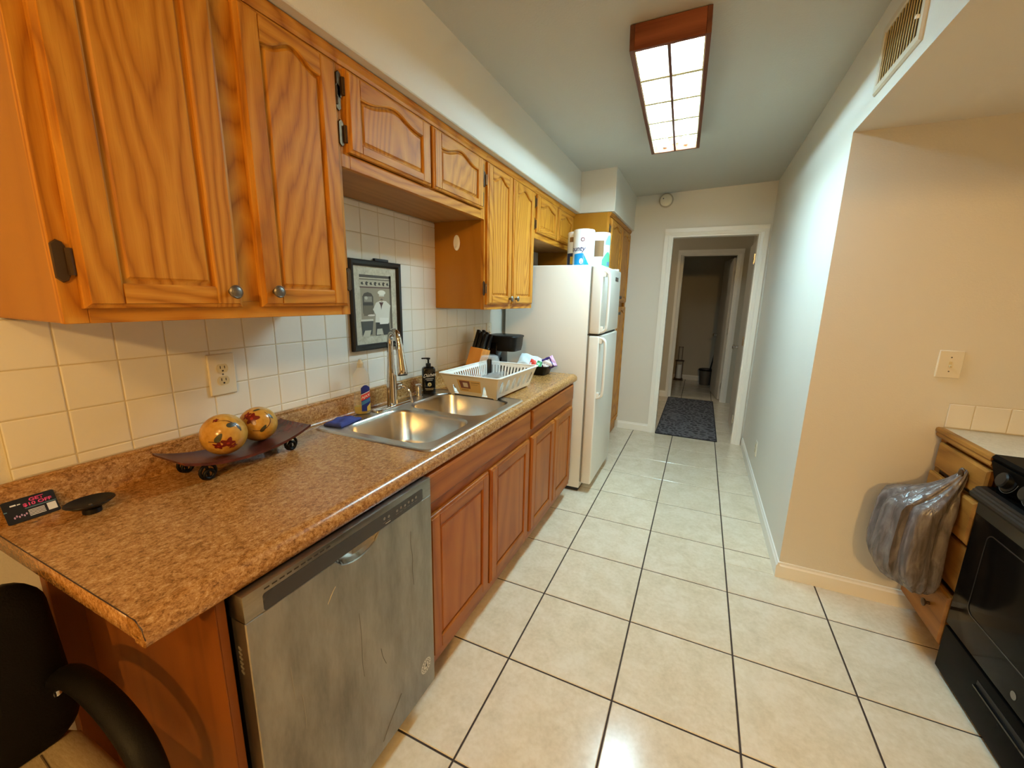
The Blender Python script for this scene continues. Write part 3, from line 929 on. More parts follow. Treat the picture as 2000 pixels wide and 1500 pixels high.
# ------------------------------------------------------------------ countertop
ZC = 0.9145
Y0C, Y1C = -0.235, 2.236
SX0, SX1, SY0, SY1 = 0.062, 0.598, 0.560, 1.372      # sink outer
ctp = thing('countertop', (0.3, 1.0, 0.876), 'long brown speckled laminate countertop with rolled front edge', 'countertop')
me = shape2d([[(0.0, Y0C), (0.585, Y0C), (0.585, Y1C), (0.0, Y1C)], [(SX0 + 0.02, SY0 + 0.02), (SX1 - 0.02, SY0 + 0.02), (SX1 - 0.02, SY1 - 0.02), (SX0 + 0.02, SY1 - 0.02)]],
             ZC - 0.8745, lambda u, v, d: (u, v, (ZC + 0.8745) / 2 + d))
link_mesh('slab', me, counter_m, ctp)
prof = [(0.585, 0.8745), (0.585, ZC), (0.592, ZC + 0.0008), (0.602, ZC + 0.0012), (0.612, ZC - 0.0004), (0.621, ZC - 0.0045), (0.6285, ZC - 0.011), (0.633, ZC - 0.0195), (0.6345, ZC - 0.029), (0.6335, ZC - 0.040), (0.628, ZC - 0.046), (0.60, ZC - 0.046), (0.60, 0.8745)]
extrude_profile('front_edge', prof, Y0C, Y1C, counter_m, ctp, smooth=45)
lip = [(0.0, ZC), (0.030, ZC), (0.026, ZC + 0.003), (0.0225, ZC + 0.010), (0.021, ZC + 0.02), (0.0205, ZC + 0.066), (0.018, ZC + 0.070), (0.0165, ZC + 0.074), (0.017, ZC + 0.0795), (0.014, ZC + 0.082), (0.0, ZC + 0.082)]
extrude_profile('backsplash_lip', lip, Y0C, Y1C, counter_m, ctp, smooth=50)
dk = mat_base('laminate_seam', '2e1408', 0.5)
tube('end_seam', [(0.02, Y0C - 0.0002, ZC + 0.0003), (0.585, Y0C - 0.0002, ZC + 0.0003), (0.612, Y0C - 0.0002, ZC), (0.6285, Y0C - 0.0002, ZC - 0.0105), (0.6345, Y0C - 0.0002, ZC - 0.029)], 0.0009, dk, ctp, seg=6)

# ------------------------------------------------------------------ sink
sk = thing('double_sink', (0.33, 0.966, ZC), 'stainless steel drop-in double bowl sink set into the brown countertop', 'sink')
BX0, BX1 = 0.150, 0.556
B = [(0.600, 0.945), (0.985, 1.332)]
zr = ZC + 0.0045
me = shape2d([rrect(SX0, SX1, SY0, SY1, 0.03, 5)] + [rrect(BX0, BX1, a, b, 0.085, 8) for a, b in B], 0.003, lambda u, v, d: (u, v, zr - 0.0015 + d))
link_mesh('rim', me, steel_sink, sk)
bm = bmesh.new()
o1 = rrect(SX0, SX1, SY0, SY1, 0.03, 5)
bm_layers(bm, [(rrect(SX0 - 0.004, SX1 + 0.004, SY0 - 0.004, SY1 + 0.004, 0.034, 5), ZC + 0.0004), (o1, zr - 0.0005), (rrect(SX0 + 0.006, SX1 - 0.006, SY0 + 0.006, SY1 - 0.006, 0.026, 5), zr + 0.0012)], lambda u, v, d: (u, v, d))
bm.faces.ensure_lookup_table()
bmesh.ops.delete(bm, geom=[f for f in bm.faces if len(f.verts) > 4], context='FACES')
from_bm('rim_edge', bm, steel_sink, sk, 60)
for a, b in B:
    bm = bmesh.new()
    lays = []
    for ins, z, r in ((0.0, zr, 0.085), (0.004, zr - 0.004, 0.083), (0.008, zr - 0.014, 0.08), (0.016, zr - 0.13, 0.078), (0.028, zr - 0.158, 0.07), (0.055, zr - 0.172, 0.06), (0.11, zr - 0.176, 0.045)):
        lays.append((rrect(BX0 + ins, BX1 - ins, a + ins, b - ins, r, 8), z))
    rings = [[bm.verts.new((p[0], p[1], z)) for p in pts] for pts, z in lays]
    n = len(rings[0])
    for q, w in zip(rings, rings[1:]):
        for i in range(n):
            j = (i + 1) % n
            bm.faces.new((q[i], q[j], w[j], w[i]))
    bm.faces.new(rings[-1])
    bw = from_bm('bowl', bm, steel_sink, sk, 60)
    lathe('drain', [(0.045, 0.0), (0.045, 0.003), (0.035, 0.002), (0.033, -0.002), (0.0, -0.003)], chrome, bw, loc=((BX0 + BX1) / 2, (a + b) / 2, zr - 0.1755), seg=20)

# faucet
fx, fy = 0.103, 0.962
fa = thing('kitchen_faucet', (fx, fy, zr), 'tall chrome pull-down kitchen faucet standing behind the sink', 'faucet')
p = rrect(fx - 0.032, fx + 0.032, fy - 0.125, fy + 0.125, 0.0315, 8)
bm = bmesh.new()
bm_layers(bm, [(p, zr - 0.001), (p, zr + 0.004), (offset_poly(p, [0.004] * len(p)), zr + 0.008), (offset_poly(p, [0.012] * len(p)), zr + 0.0095)], lambda u, v, d: (u, v, d))
from_bm('base_plate', bm, chrome, fa, 40)
lathe('body', [(0.0255, 0.0), (0.0255, 0.012), (0.0235, 0.02), (0.0225, 0.13), (0.0195, 0.16), (0.0165, 0.20), (0.0155, 0.25)], chrome, fa, loc=(fx, fy, zr + 0.006), seg=24)
arc = [(fx, fy, zr + 0.25), (fx, fy, zr + 0.30), (fx + 0.012, fy - 0.005, zr + 0.334), (fx + 0.040, fy - 0.017, zr + 0.350), (fx + 0.068, fy - 0.030, zr + 0.334), (fx + 0.080, fy - 0.035, zr + 0.30)]
tube('spout', smooth_path(arc, 6), 0.0145, chrome, fa, seg=14)
hd = Vector((fx + 0.080, fy - 0.035, zr + 0.302))
he = Vector((fx + 0.100, fy - 0.042, zr + 0.165))
dirv = he - hd
q = Vector((0, 0, 1)).rotation_difference(dirv).to_euler()
lathe('spray_head', [(0.0145, 0.0), (0.0155, 0.004), (0.0165, 0.03), (0.0185, 0.075), (0.0225, 0.118), (0.0235, 0.132), (0.021, 0.1375), (0.0, 0.1378)], chrome, fa, loc=hd, rot=q, seg=20)
lathe('spray_face', [(0.0215, 0.0), (0.0215, 0.004), (0.0, 0.005)], black_pl, fa, loc=he, rot=q, seg=20)
lathe('lever_hub', [(0.0, 0.0), (0.019, 0.0), (0.0185, 0.028), (0.015, 0.034), (0.0, 0.036)], chrome, fa, loc=(fx + 0.004, fy + 0.018, zr + 0.088), rot=(R(-90), 0, 0), seg=18)
tube('lever', smooth_path([(fx + 0.008, fy + 0.045, zr + 0.09), (fx + 0.03, fy + 0.052, zr + 0.086), (fx + 0.058, fy + 0.056, zr + 0.06), (fx + 0.066, fy + 0.058, zr + 0.012)], 5), [0.0075] * 5 + [0.006] * 5 + [0.0055] * 6, chrome, fa, seg=10)

# air gap cap
ag = lathe('air_gap_cap', [(0.020, 0.0), (0.020, 0.003), (0.0165, 0.004), (0.0165, 0.052), (0.0185, 0.054), (0.0185, 0.060), (0.015, 0.063), (0.0, 0.0635)], chrome, None, loc=(0.092, 1.176, zr), seg=22)
tag(ag, 'small brushed chrome air gap cap between faucet and black soap bottle', 'air gap')

# dish soap bottle (clear, yellow liquid)
def bottle_profile(rw, rd, prof, seg=24):
    return [[(rw * f * math.copysign(abs(math.cos(a)) ** 0.75, math.cos(a)), rd * f * math.copysign(abs(math.sin(a)) ** 0.75, math.sin(a))) for a in [2 * math.pi * k / seg for k in range(seg)]] for f, z in prof]
def oval_bottle(name, prof, rw, rd, loc, rotz, mat, parent, inner=False):
    bm = bmesh.new()
    rings = []
    for (f, z), pts in zip(prof, bottle_profile(rw, rd, prof)):
        rings.append([bm.verts.new((x, y, z)) for x, y in pts])
    n = len(rings[0])
    for a, b in zip(rings, rings[1:]):
        for i in range(n):
            bm.faces.new((a[i], a[(i + 1) % n], b[(i + 1) % n], b[i]))
    bm.faces.new(rings[0][::-1]); bm.faces.new(rings[-1])
    bm.transform(Matrix.Translation(loc) @ Matrix.Rotation(rotz, 4, 'Z'))
    return from_bm(name, bm, mat, parent, 50)
ax, ay = 0.078, 0.800
aj = thing('dish_soap_bottle', (ax, ay, zr), 'clear dish soap bottle with blue and red label behind the near sink bowl', 'bottle')
RZ = R(52)
fz = lambda f, z: (f, z)
oval_bottle('bottle', [(0.80, 0.0), (0.98, 0.006), (1.0, 0.03), (0.90, 0.08), (0.93, 0.115), (1.0, 0.145), (0.92, 0.170), (0.62, 0.190), (0.45, 0.196), (0.45, 0.205)], 0.036, 0.022, (ax, ay, zr + 0.0008), RZ, clear_pl, aj)
oval_bottle('liquid', [(0.76, 0.002), (0.93, 0.008), (0.95, 0.030), (0.93, 0.034)], 0.035, 0.021, (ax, ay, zr + 0.0008), RZ, liquid_m, aj)
lathe('cap', [(0.0135, 0.0), (0.0135, 0.018), (0.010, 0.022), (0.006, 0.034), (0.0, 0.035)], glass_mat('cap_plastic', 'ddd3b4', 0.55), aj, loc=(ax, ay, zr + 0.2045), seg=16)
def on_face(u, v, o=0.0235):   # label frame: local bottle face -Y turned by RZ, u along bottle width, v up
    bend = o * math.sqrt(max(0.0, 1 - (u / 0.038) ** 2)) if abs(u) < 0.038 else 0
    p_ = Matrix.Rotation(RZ + math.pi * 0, 4, 'Z') @ Vector((u, -bend, v))
    return (ax + p_.x, ay + p_.y, zr + v)
blue_l = cm('label_navy', '1c2c86'); red_l = cm('label_red', 'd83a3c'); lb_l = cm('label_light_blue', '3f7fb4'); yel_l = cm('label_yellow', 'e3c65c'); wh_l = cm('label_white', 'f2efe8')
def strip(name, u0, u1, fn0, fn1, mat, off=0.0235, n=8):
    bm = bmesh.new()
    a = [bm.verts.new(on_face(u0 + (u1 - u0) * k / n, fn0(k / n), off)) for k in range(n + 1)]
    b = [bm.verts.new(on_face(u0 + (u1 - u0) * k / n, fn1(k / n), off)) for k in range(n + 1)]
    for k in range(n): bm.faces.new((a[k], a[k + 1], b[k + 1], b[k]))
    return from_bm(name, bm, mat, aj)
U0, U1 = -0.006, 0.031
strip('label', U0, U1, lambda s: 0.016, lambda s: 0.118 + 0.012 * math.sin(math.pi * s), blue_l)
strip('label_red_band', U0, U1, lambda s: 0.062 + 0.014 * s, lambda s: 0.086 + 0.014 * s, red_l, 0.0240)
strip('label_white_band', U0, U1, lambda s: 0.087 + 0.014 * s, lambda s: 0.090 + 0.014 * s, wh_l, 0.0240)
strip('label_blue_band', U0, U1, lambda s: 0.042 + 0.016 * s, lambda s: 0.058 + 0.016 * s, lb_l, 0.0240)
strip('label_lemon', U0 + 0.022, U1, lambda s: 0.016, lambda s: 0.034 + 0.016 * s, yel_l, 0.0242)
text_mesh('lettering', 'AJAX', 0.0155, wh_l, aj, lambda u, v: on_face(U0 + 0.0185 + u, 0.081 + v + u * 0.35, 0.0246), thick=0.0002)

# black hand soap pump
sx_, sy_ = 0.088, 1.268
so = thing('soap_pump_bottle', (sx_, sy_, zr), 'black pump soap bottle with white script lettering behind the sink', 'bottle')
p = rrect(-0.034, 0.034, -0.021, 0.021, 0.012, 5)
rs = Matrix.Translation((sx_, sy_, zr + 0.0005)) @ Matrix.Rotation(R(48), 4, 'Z')
def sfr(u, v, d): return rs @ Vector((u, v, d))
bm = bmesh.new()
bm_layers(bm, [(offset_poly(p, [0.002] * len(p)), 0.0), (p, 0.003), (p, 0.128), (offset_poly(p, [0.003] * len(p)), 0.135), (offset_poly(p, [0.010] * len(p)), 0.141)], sfr)
from_bm('bottle', bm, black_gl, so, 45)
lathe('collar', [(0.0135, 0.0), (0.0135, 0.016), (0.011, 0.018)], black_pl, so, loc=sfr(0, 0, 0.141), seg=16)
lathe('pump_stem', [(0.005, 0.0), (0.005, 0.020), (0.010, 0.022), (0.010, 0.030), (0.0, 0.031)], black_pl, so, loc=sfr(0, 0, 0.158), seg=14)
obox('pump_spout', (0.040, 0.009, 0.007), rs @ Matrix.Translation((-0.016, 0, 0.186)), black_pl, so, bev=0.002, seg=1)
off_w = cm('print_white', 'e9e6dd')
sfa = lambda u, v: sfr(u, -0.0213, v)
text_mesh('script_lettering', 'Dishes', 0.025, off_w, so, lambda u, v: sfa(u, 0.098 + v + 0.12 * u), shear=0.4)
for k, (w, z) in enumerate(((0.022, 0.078), (0.016, 0.070), (0.024, 0.026), (0.019, 0.019))):
    poly('small_print', [(-w, z), (w, z), (w, z + 0.0018), (-w, z + 0.0018)], sfa, off_w, so)
poly('round_emblem', circ(0, 0.048, 0.0105, 0.0105, 20), sfa, cm('emblem_green', 'c9c69a'), so)
poly('emblem_drop', [(-0.004, 0.044), (0.004, 0.044), (0.0, 0.055)], lambda u, v: sfr(u, -0.0215, v), cm('emblem_dark', '4a5230'), so)

# blue sponge cloth
bm = bmesh.new()
gn, gm = 14, 9
ctr = Vector((0.105, 0.665, zr)); rz_ = R(8)
gridv = []
for i in range(gn + 1):
    row = []
    for k in range(gm + 1):
        u, v = (i / gn - 0.5) * 0.125, (k / gm - 0.5) * 0.082
        h = 0.012 + 0.003 * math.sin(u * 90 + 1) + 0.0025 * math.sin(v * 140 + u * 40)
        e = min(1, min(gn - i, i, gm - k, k) / 1.2)
        pz = Matrix.Rotation(rz_, 3, 'Z') @ Vector((v * 1.0, u, 0))
        row.append(bm.verts.new(ctr + pz + Vector((0, 0, 0.0025 + h * (0.35 + 0.65 * e)))))
    gridv.append(row)
fs = []
for i in range(gn):
    for k in range(gm): fs.append(bm.faces.new((gridv[i][k], gridv[i][k + 1], gridv[i + 1][k + 1], gridv[i + 1][k])))
ret = bmesh.ops.extrude_face_region(bm, geom=fs)
for v in [g_ for g_ in ret['geom'] if isinstance(g_, bmesh.types.BMVert)]: v.co.z = zr + 0.0012
cl = paint('blue_cloth', '3b478c', 500, 0.6, 0.9, 0.06)
tag(from_bm('dish_cloth', bm, cl, None, 60), 'folded blue dish cloth lying on the near corner of the sink', 'cloth')

# ------------------------------------------------------------------ dish rack
rk = thing('dish_rack', (0.345, 1.50, ZC), 'white plastic dish rack with a paper label standing on the counter behind the sink', 'dish rack', rot=(0, 0, R(-1.5)), local=True)
RW, RL, RH = 0.170, 0.245, 0.108         # half width (x), half length (y), height
bw, bl = 0.140, 0.205                    # half size at the bottom
z0r = 0.014
def slant(side):
    if side == 'px': return lambda u, v, d: (bw + (RW - bw) * v / RH + d, u * (bl + (RL - bl) * v / RH), z0r + v)
    if side == 'nx': return lambda u, v, d: (-(bw + (RW - bw) * v / RH) - d, u * (bl + (RL - bl) * v / RH), z0r + v)
    if side == 'ny': return lambda u, v, d: (u * (bw + (RW - bw) * v / RH), -(bl + (RL - bl) * v / RH) - d, z0r + v)
    return lambda u, v, d: (u * (bw + (RW - bw) * v / RH), (bl + (RL - bl) * v / RH) + d, z0r + v)
def arch_slot(c, w, v0, v1, n=8):
    return [(c - w, v0), (c + w, v0)] + [(c + w * math.cos(math.pi * k / n), v1 - w * 0.5 + w * 0.5 * math.sin(math.pi * k / n)) for k in range(n + 1)]
H_ = RH
for side, nslot in (('px', 6), ('nx', 6), ('py', 4)):
    outer = [(-1, 0)] + [(-1 + 2 * k / 12, 0.0) for k in range(1, 12)] + [(1, 0), (1, H_), (-1, H_)]
    holes = []
    if side != 'px':
        ns = 15 if side == 'py' else 20
        for k in range(ns):
            c = -0.9 + 1.8 * k / (ns - 1)
            holes.append([(c - 0.028, 0.012), (c + 0.028, 0.012), (c + 0.028, 0.09), (c - 0.028, 0.09)])
        nslot = 0
    for k in range(nslot):
        c = -0.78 + 1.56 * k / (nslot - 1)
        w = 0.088 if nslot == 6 else 0.12
        pts = [(c - w, 0.018), (c + w, 0.018), (c + w, 0.055)]
        for q_ in range(1, 8):
            a = math.pi * q_ / 8
            pts.append((c + w * math.cos(a), 0.055 + 0.027 * math.sin(a)))
        pts.append((c - w, 0.055))
        holes.append(pts)
    link_mesh('side_wall', shape2d([outer] + holes, 0.003, slant(side)), white_pl, rk)
# near end wall: solid with two notches at the bottom
near = [(-1, 0), (-0.78, 0.0), (-0.75, 0.012), (-0.70, 0.05), (-0.64, 0.05), (-0.60, 0.012), (-0.56, 0.0), (0.40, 0.0), (0.45, 0.014), (0.50, 0.055), (0.56, 0.055), (0.62, 0.012), (0.66, 0.0), (1, 0), (1, H_), (-1, H_)]
nw = link_mesh('end_wall', shape2d([near], 0.003, slant('ny')), white_pl, rk)
nf = slant('ny')
for (u0, u1, v0, v1, col, nm) in ((-0.46, 0.40, 0.018, 0.083, 'e8c98a', 'paper_label'), (-0.38, 0.0, 0.036, 0.078, '8a5a52', 'label_picture'), (0.05, 0.37, 0.070, 0.073, '7b6a44', 'label_print'), (0.05, 0.30, 0.060, 0.062, 'a8906a', 'label_print'), (-0.38, -0.1, 0.026, 0.029, '8c6f4c', 'label_print')):
    poly(nm, [(u0, v0), (u1, v0), (u1, v1), (u0, v1)], lambda u, v, o_=(0.0019 if nm == 'paper_label' else 0.0023): nf(u, v, o_), cm('print_' + col, col), nw)
poly('label_white_block', [(-0.26, 0.044), (-0.08, 0.044), (-0.08, 0.068), (-0.26, 0.068)], lambda u, v: nf(u, v, 0.0027), wh_l, nw)
# rim flange
ro = rrect(-RW - 0.012, RW + 0.012, -RL - 0.012, RL + 0.012, 0.025, 5)
ri = rrect(-RW + 0.003, RW - 0.003, -RL + 0.003, RL - 0.003, 0.016, 5)
link_mesh('rim', shape2d([ro, ri], 0.005, lambda u, v, d: (u, v, z0r + RH + d)), white_pl, rk)
box('floor_plate', -bw, bw, -bl, bl, z0r - 0.003, z0r, white_pl, rk)
for k in range(17):
    yy = -0.175 + k * 0.0235
    box('slat', 0.02 if yy < 0.0 else -bw, bw, yy - 0.0022, yy + 0.0022, z0r + 0.0, z0r + (0.030 if k % 1 == 0 else 0.02), white_pl, rk)
    hh = 0.09
    bm = bmesh.new()
    bm_tube(bm, [(bw - 0.004, yy, z0r + 0.028), (RW - 0.008, yy, z0r + RH - 0.006)], 0.0026, 6)
    from_bm('rib', bm, white_pl, rk, 50)
for sx in (-1, 1):
    for sy in (-1, 1):
        lathe('foot', [(0.006, 0.0), (0.011, 0.004), (0.013, 0.014)], white_pl, rk, loc=(sx * (bw - 0.012), sy * (bl - 0.014), 0.0), seg=12)
rkM = Matrix.Translation((0.345, 1.50, ZC)) @ Matrix.Rotation(R(-1.5), 4, 'Z')
def rw_(x, y, z): return rkM @ Vector((x, y, z))
# glass carafe on its side in the rack
cf = thing('glass_carafe', (0.305, 1.55, 1.038), 'clear glass coffee carafe with a black handle turned upside down in the dish rack', 'carafe', rot=(R(180), 0, R(27)), local=True)
cz = 1.35
lathe('jug', [(r_, z_ * cz) for r_, z_ in ((0.028, -0.052), (0.048, -0.046), (0.060, -0.02), (0.061, 0.005), (0.052, 0.032), (0.042, 0.046), (0.046, 0.056), (0.0445, 0.056), (0.0405, 0.046), (0.050, 0.032), (0.059, 0.005), (0.058, -0.02), (0.046, -0.044), (0.0, -0.05))], clear_gl, cf, seg=28, cap=False)
lathe('collar_band', [(0.0435, 0.040 * cz), (0.0455, 0.042 * cz), (0.0455, 0.050 * cz), (0.0475, 0.052 * cz)], chrome, cf, seg=28, cap=False)
obox('handle', (0.026, 0.020, 0.112), Matrix.Translation((0.0, 0.082, 0.0)), black_pl, cf, bev=0.005)
obox('handle_bridge', (0.022, 0.040, 0.018), Matrix.Translation((0.0, 0.064, 0.046)), black_pl, cf, bev=0.004)
def tumbler(loc, rot, label, h=0.10, r=0.034):
    o = lathe('drinking_glass', [(0.0, 0.004), (r * 0.76, 0.004), (r * 0.8, 0.0), (r, h), (r - 0.0018, h), (r * 0.76, 0.010), (0.0, 0.009)], clear_gl, None, seg=24, cap=False)
    b_ = o.location.copy()
    o.matrix_world = Matrix.Translation(loc) @ Euler(rot).to_matrix().to_4x4() @ Matrix.Translation(b_)
    return tag(o, label, 'glass', 'glasses in the dish rack')
tumbler(rw_(-0.085, -0.115, 0.052), (R(62), 0, R(25)), 'clear drinking glass tipped over at the wall side of the dish rack')
tumbler(rw_(0.022, -0.068, 0.084), (R(82), 0, R(88)), 'clear drinking glass lying in the middle of the dish rack')
tumbler(rw_(0.035, -0.145, 0.084), (R(82), 0, R(92)), 'clear drinking glass lying at the room side of the dish rack')

# ------------------------------------------------------------------ knife block, coffee maker, snack basket
kb = thing('knife_block', (0.095, 1.715, ZC), 'leaning light wood knife block with black-handled knives behind the dish rack', 'knife block', rot=(R(-22), R(6), R(0)), local=True)
bm = bmesh.new()
bm_box(bm, -0.045, 0.045, -0.055, 0.05, 0.028, 0.215)
for v in bm.verts:
    if v.co.z > 0.1 and v.co.y < 0: v.co.z -= 0.018
    if v.co.z < 0.1 and v.co.y < 0: v.co.z -= 0.022
bmesh.ops.bevel(bm, geom=list(bm.edges), offset=0.003, segments=1, affect='EDGES')
from_bm('block', bm, block_wood, kb)
for i in range(3):
    for k in range(3):
        if i == 2 and k == 1: continue
        hx, hy = -0.028 + i * 0.028, -0.034 + k * 0.033
        ln = 0.125 - 0.010 * i + 0.02 * (k == 2)
        kn = obox('knife_handle', (0.021, 0.029, ln), Matrix.Translation((hx, hy, 0.19 + ln / 2)) , black_pl, kb, bev=0.004)
        for q_ in (0.25, 0.7):
            obox('rivet', (0.0216, 0.003, 0.003), Matrix.Translation((hx, hy, 0.19 + ln * q_)), chrome, kn)
cfm = thing('coffee_maker', (0.17, 2.00, ZC), 'black drip coffee maker in the corner beside the refrigerator', 'coffee maker')
cx0, cx1, cy0, cy1 = 0.075, 0.300, 1.918, 2.085
box('base', cx0, cx1 - 0.02, cy0, cy1, ZC + 0.001, ZC + 0.035, black_pl, cfm, bev=0.008)
box('water_tank', cx0, cx0 + 0.095, cy0, cy1, ZC + 0.03, ZC + 0.262, black_gl, cfm, bev=0.012)
bm = bmesh.new()
p = rrect(cx0, cx1, cy0 - 0.006, cy1 + 0.006, 0.045, 6)
bm_layers(bm, [(offset_poly(p, [0.016] * len(p)), ZC + 0.165), (offset_poly(p, [0.008] * len(p)), ZC + 0.20), (offset_poly(p, [0.003] * len(p)), ZC + 0.255)], lambda u, v, d: (u, v, d))
from_bm('brew_head', bm, black_pl, cfm, 40)
bm = bmesh.new()
bm_layers(bm, [(p, ZC + 0.255), (offset_poly(p, [-0.003] * len(p)), ZC + 0.259), (p, ZC + 0.266), (offset_poly(p, [0.012] * len(p)), ZC + 0.269)], lambda u, v, d: (u, v, d))
from_bm('lid', bm, black_pl, cfm, 40)
lathe('hot_plate', [(0.0, 0.0), (0.055, 0.0), (0.055, 0.004), (0.0, 0.005)], black_mt, cfm, loc=(cx1 - 0.08, (cy0 + cy1) / 2, ZC + 0.036), seg=20)
tube('cord', smooth_path([(cx0 + 0.01, cy0 + 0.06, ZC + 0.10), (0.045, 1.955, ZC + 0.25), (0.025, 1.95, ZC + 0.285), (0.009, 1.95, ZC + 0.245)], 6), 0.0028, black_pl, cfm, seg=6)

bk = thing('snack_basket', (0.375, 2.13, ZC), 'small black basket of snack packets at the far end of the counter', 'basket')
bxx, byy = 0.375, 2.13
bm = bmesh.new()
p0 = rrect(bxx - 0.075, bxx + 0.075, byy - 0.060, byy + 0.060, 0.02, 4)
p1 = rrect(bxx - 0.095, bxx + 0.095, byy - 0.078, byy + 0.078, 0.025, 4)
p1i = offset_poly(p1, [0.004] * len(p1)); p0i = offset_poly(p0, [0.004] * len(p0))
bm_layers(bm, [(p0, ZC + 0.001), (p1, ZC + 0.060), (p1i, ZC + 0.060), (p0i, ZC + 0.005)], lambda u, v, d: (u, v, d))
from_bm('tub', bm, black_pl, bk, 40)
tube('rim', [(a, b, ZC + 0.060) for a, b in p1], 0.0035, black_pl, bk, seg=6, closed=True)
def packet(name, loc, size, rot, mat, label, bands=(), seed=0):
    rnd = random.Random(seed)
    o = thing(name, loc, label, 'snack packet', 'snack packets in the basket', rot=rot, local=True)
    def surf(nm, w, h, t_, mt, u0=-1, u1=1, v0=-1, v1=1, off=0.0, n=10):
        bm = bmesh.new()
        rows = {}
        for sg in (1, -1):
            for i in range(n + 1):
                for k in range(n + 1):
                    u, v = u0 + (u1 - u0) * i / n, v0 + (v1 - v0) * k / n
                    puff = max(0.0, (1 - u ** 4) * (1 - v ** 6)) ** 0.5
                    z = sg * (t_ * puff + off) + 0.004 * math.sin(7 * u + 5 * v + seed)
                    rows[(sg, i, k)] = bm.verts.new((u * w, v * h, z))
            for i in range(n):
                for k in range(n):
                    f = [rows[(sg, i, k)], rows[(sg, i + 1, k)], rows[(sg, i + 1, k + 1)], rows[(sg, i, k + 1)]]
                    bm.faces.new(f if sg > 0 else f[::-1])
        return from_bm(nm, bm, mt, o, 60)
    surf('wrapper', size[0], size[1], size[2], mat)
    for k, (a, b, c, d, mt) in enumerate(bands):
        surf('printed_band', size[0], size[1], size[2], mt, a, b, c, d, 0.0008 + 0.0003 * k, 8)
    return o
pk_w = cm('packet_pale', 'd8e6ea', 0.25); pk_r = cm('packet_red', 'cf3a2c', 0.3); pk_g = cm('packet_green', '3f8f52', 0.3); pk_p = cm('packet_purple', '3d2a66', 0.3); pk_k = cm('packet_pink', 'd9a8cf', 0.3); pk_c = cm('packet_cream', 'e6d8cf', 0.35)
packet('snack_packet', (0.335, 2.105, ZC + 0.083), (0.082, 0.055, 0.022), (R(38), R(14), R(12)), pk_w, 'crinkled pale blue packet with red and green print in the black basket',
       [(0.0, 0.55, -0.9, 0.1, pk_r), (0.55, 0.98, -0.9, 0.2, pk_g)], 1)
packet('snack_packet', (0.448, 2.150, ZC + 0.076), (0.05, 0.045, 0.014), (R(52), R(-22), R(30)), pk_p, 'purple and pink packet sticking out of the black basket',
       [(-0.85, 0.35, -0.8, 0.45, pk_c), (0.5, 0.98, -0.95, 0.95, pk_k)], 2)

# ------------------------------------------------------------------ tray with two decorative balls
ty = thing('decorative_tray', (0.12, 0.25, ZC), 'dark red curved rectangular tray on black scroll feet', 'tray')
TXa, TXb, TYa, TYb = 0.055, 0.205, 0.055, 0.435
def tz(y):
    s = (y - (TYa + TYb) / 2) / ((TYb - TYa) / 2)
    return ZC + 0.036 + 0.036 * abs(s) ** 2.2
tray_m = speckle('lacquered_tray', [(0.3, '2a120d'), (0.5, '4c211a'), (0.66, '6a2f24')], (1, 0.5, 1), 14, 60, 0.25, 0.03)
bm = bmesh.new()
n = 24
prof_pts = []
ringsT = []
for i in range(n + 1):
    y = TYa + (TYb - TYa) * i / n
    ins = 0.0
    ringsT.append([bm.verts.new((TXa, y, tz(y) + 0.005)), bm.verts.new((TXa + 0.012, y, tz(y) + 0.002)), bm.verts.new((TXb - 0.012, y, tz(y) + 0.002)), bm.verts.new((TXb, y, tz(y) + 0.005)),
                   bm.verts.new((TXb, y, tz(y) - 0.003)), bm.verts.new((TXa, y, tz(y) - 0.003))])
for a, b in zip(ringsT, ringsT[1:]):
    for k in range(6): bm.faces.new((a[k], a[(k + 1) % 6], b[(k + 1) % 6], b[k]))
bm.faces.new(ringsT[0][::-1]); bm.faces.new(ringsT[-1])
from_bm('dish', bm, tray_m, ty, 40)
for yy in (0.118, 0.372):
    for xx in (0.078, 0.182):
        bm = bmesh.new()
        zt = tz(yy) - 0.003
        rr = (zt - ZC) / 2 - 0.004
        pts = [(xx, yy + rr * math.sin(2 * math.pi * k / 16), ZC + 0.005 + rr - rr * math.cos(2 * math.pi * k / 16)) for k in range(16)]
        bm_tube(bm, pts, 0.0045, 8, True)
        r2 = rr * 0.62
        pts = [(xx + 0.004, yy + r2 * math.sin(2 * math.pi * k / 12), ZC + 0.0055 + r2 - r2 * math.cos(2 * math.pi * k / 12)) for k in range(12)]
        bm_tube(bm, pts, 0.0048, 8, True)
        bm_tube(bm, [(xx + 0.002, yy, ZC + 0.006), (xx - 0.006, yy, zt)], 0.004, 8)
        from_bm('scroll_foot', bm, black_iron, ty, 60)
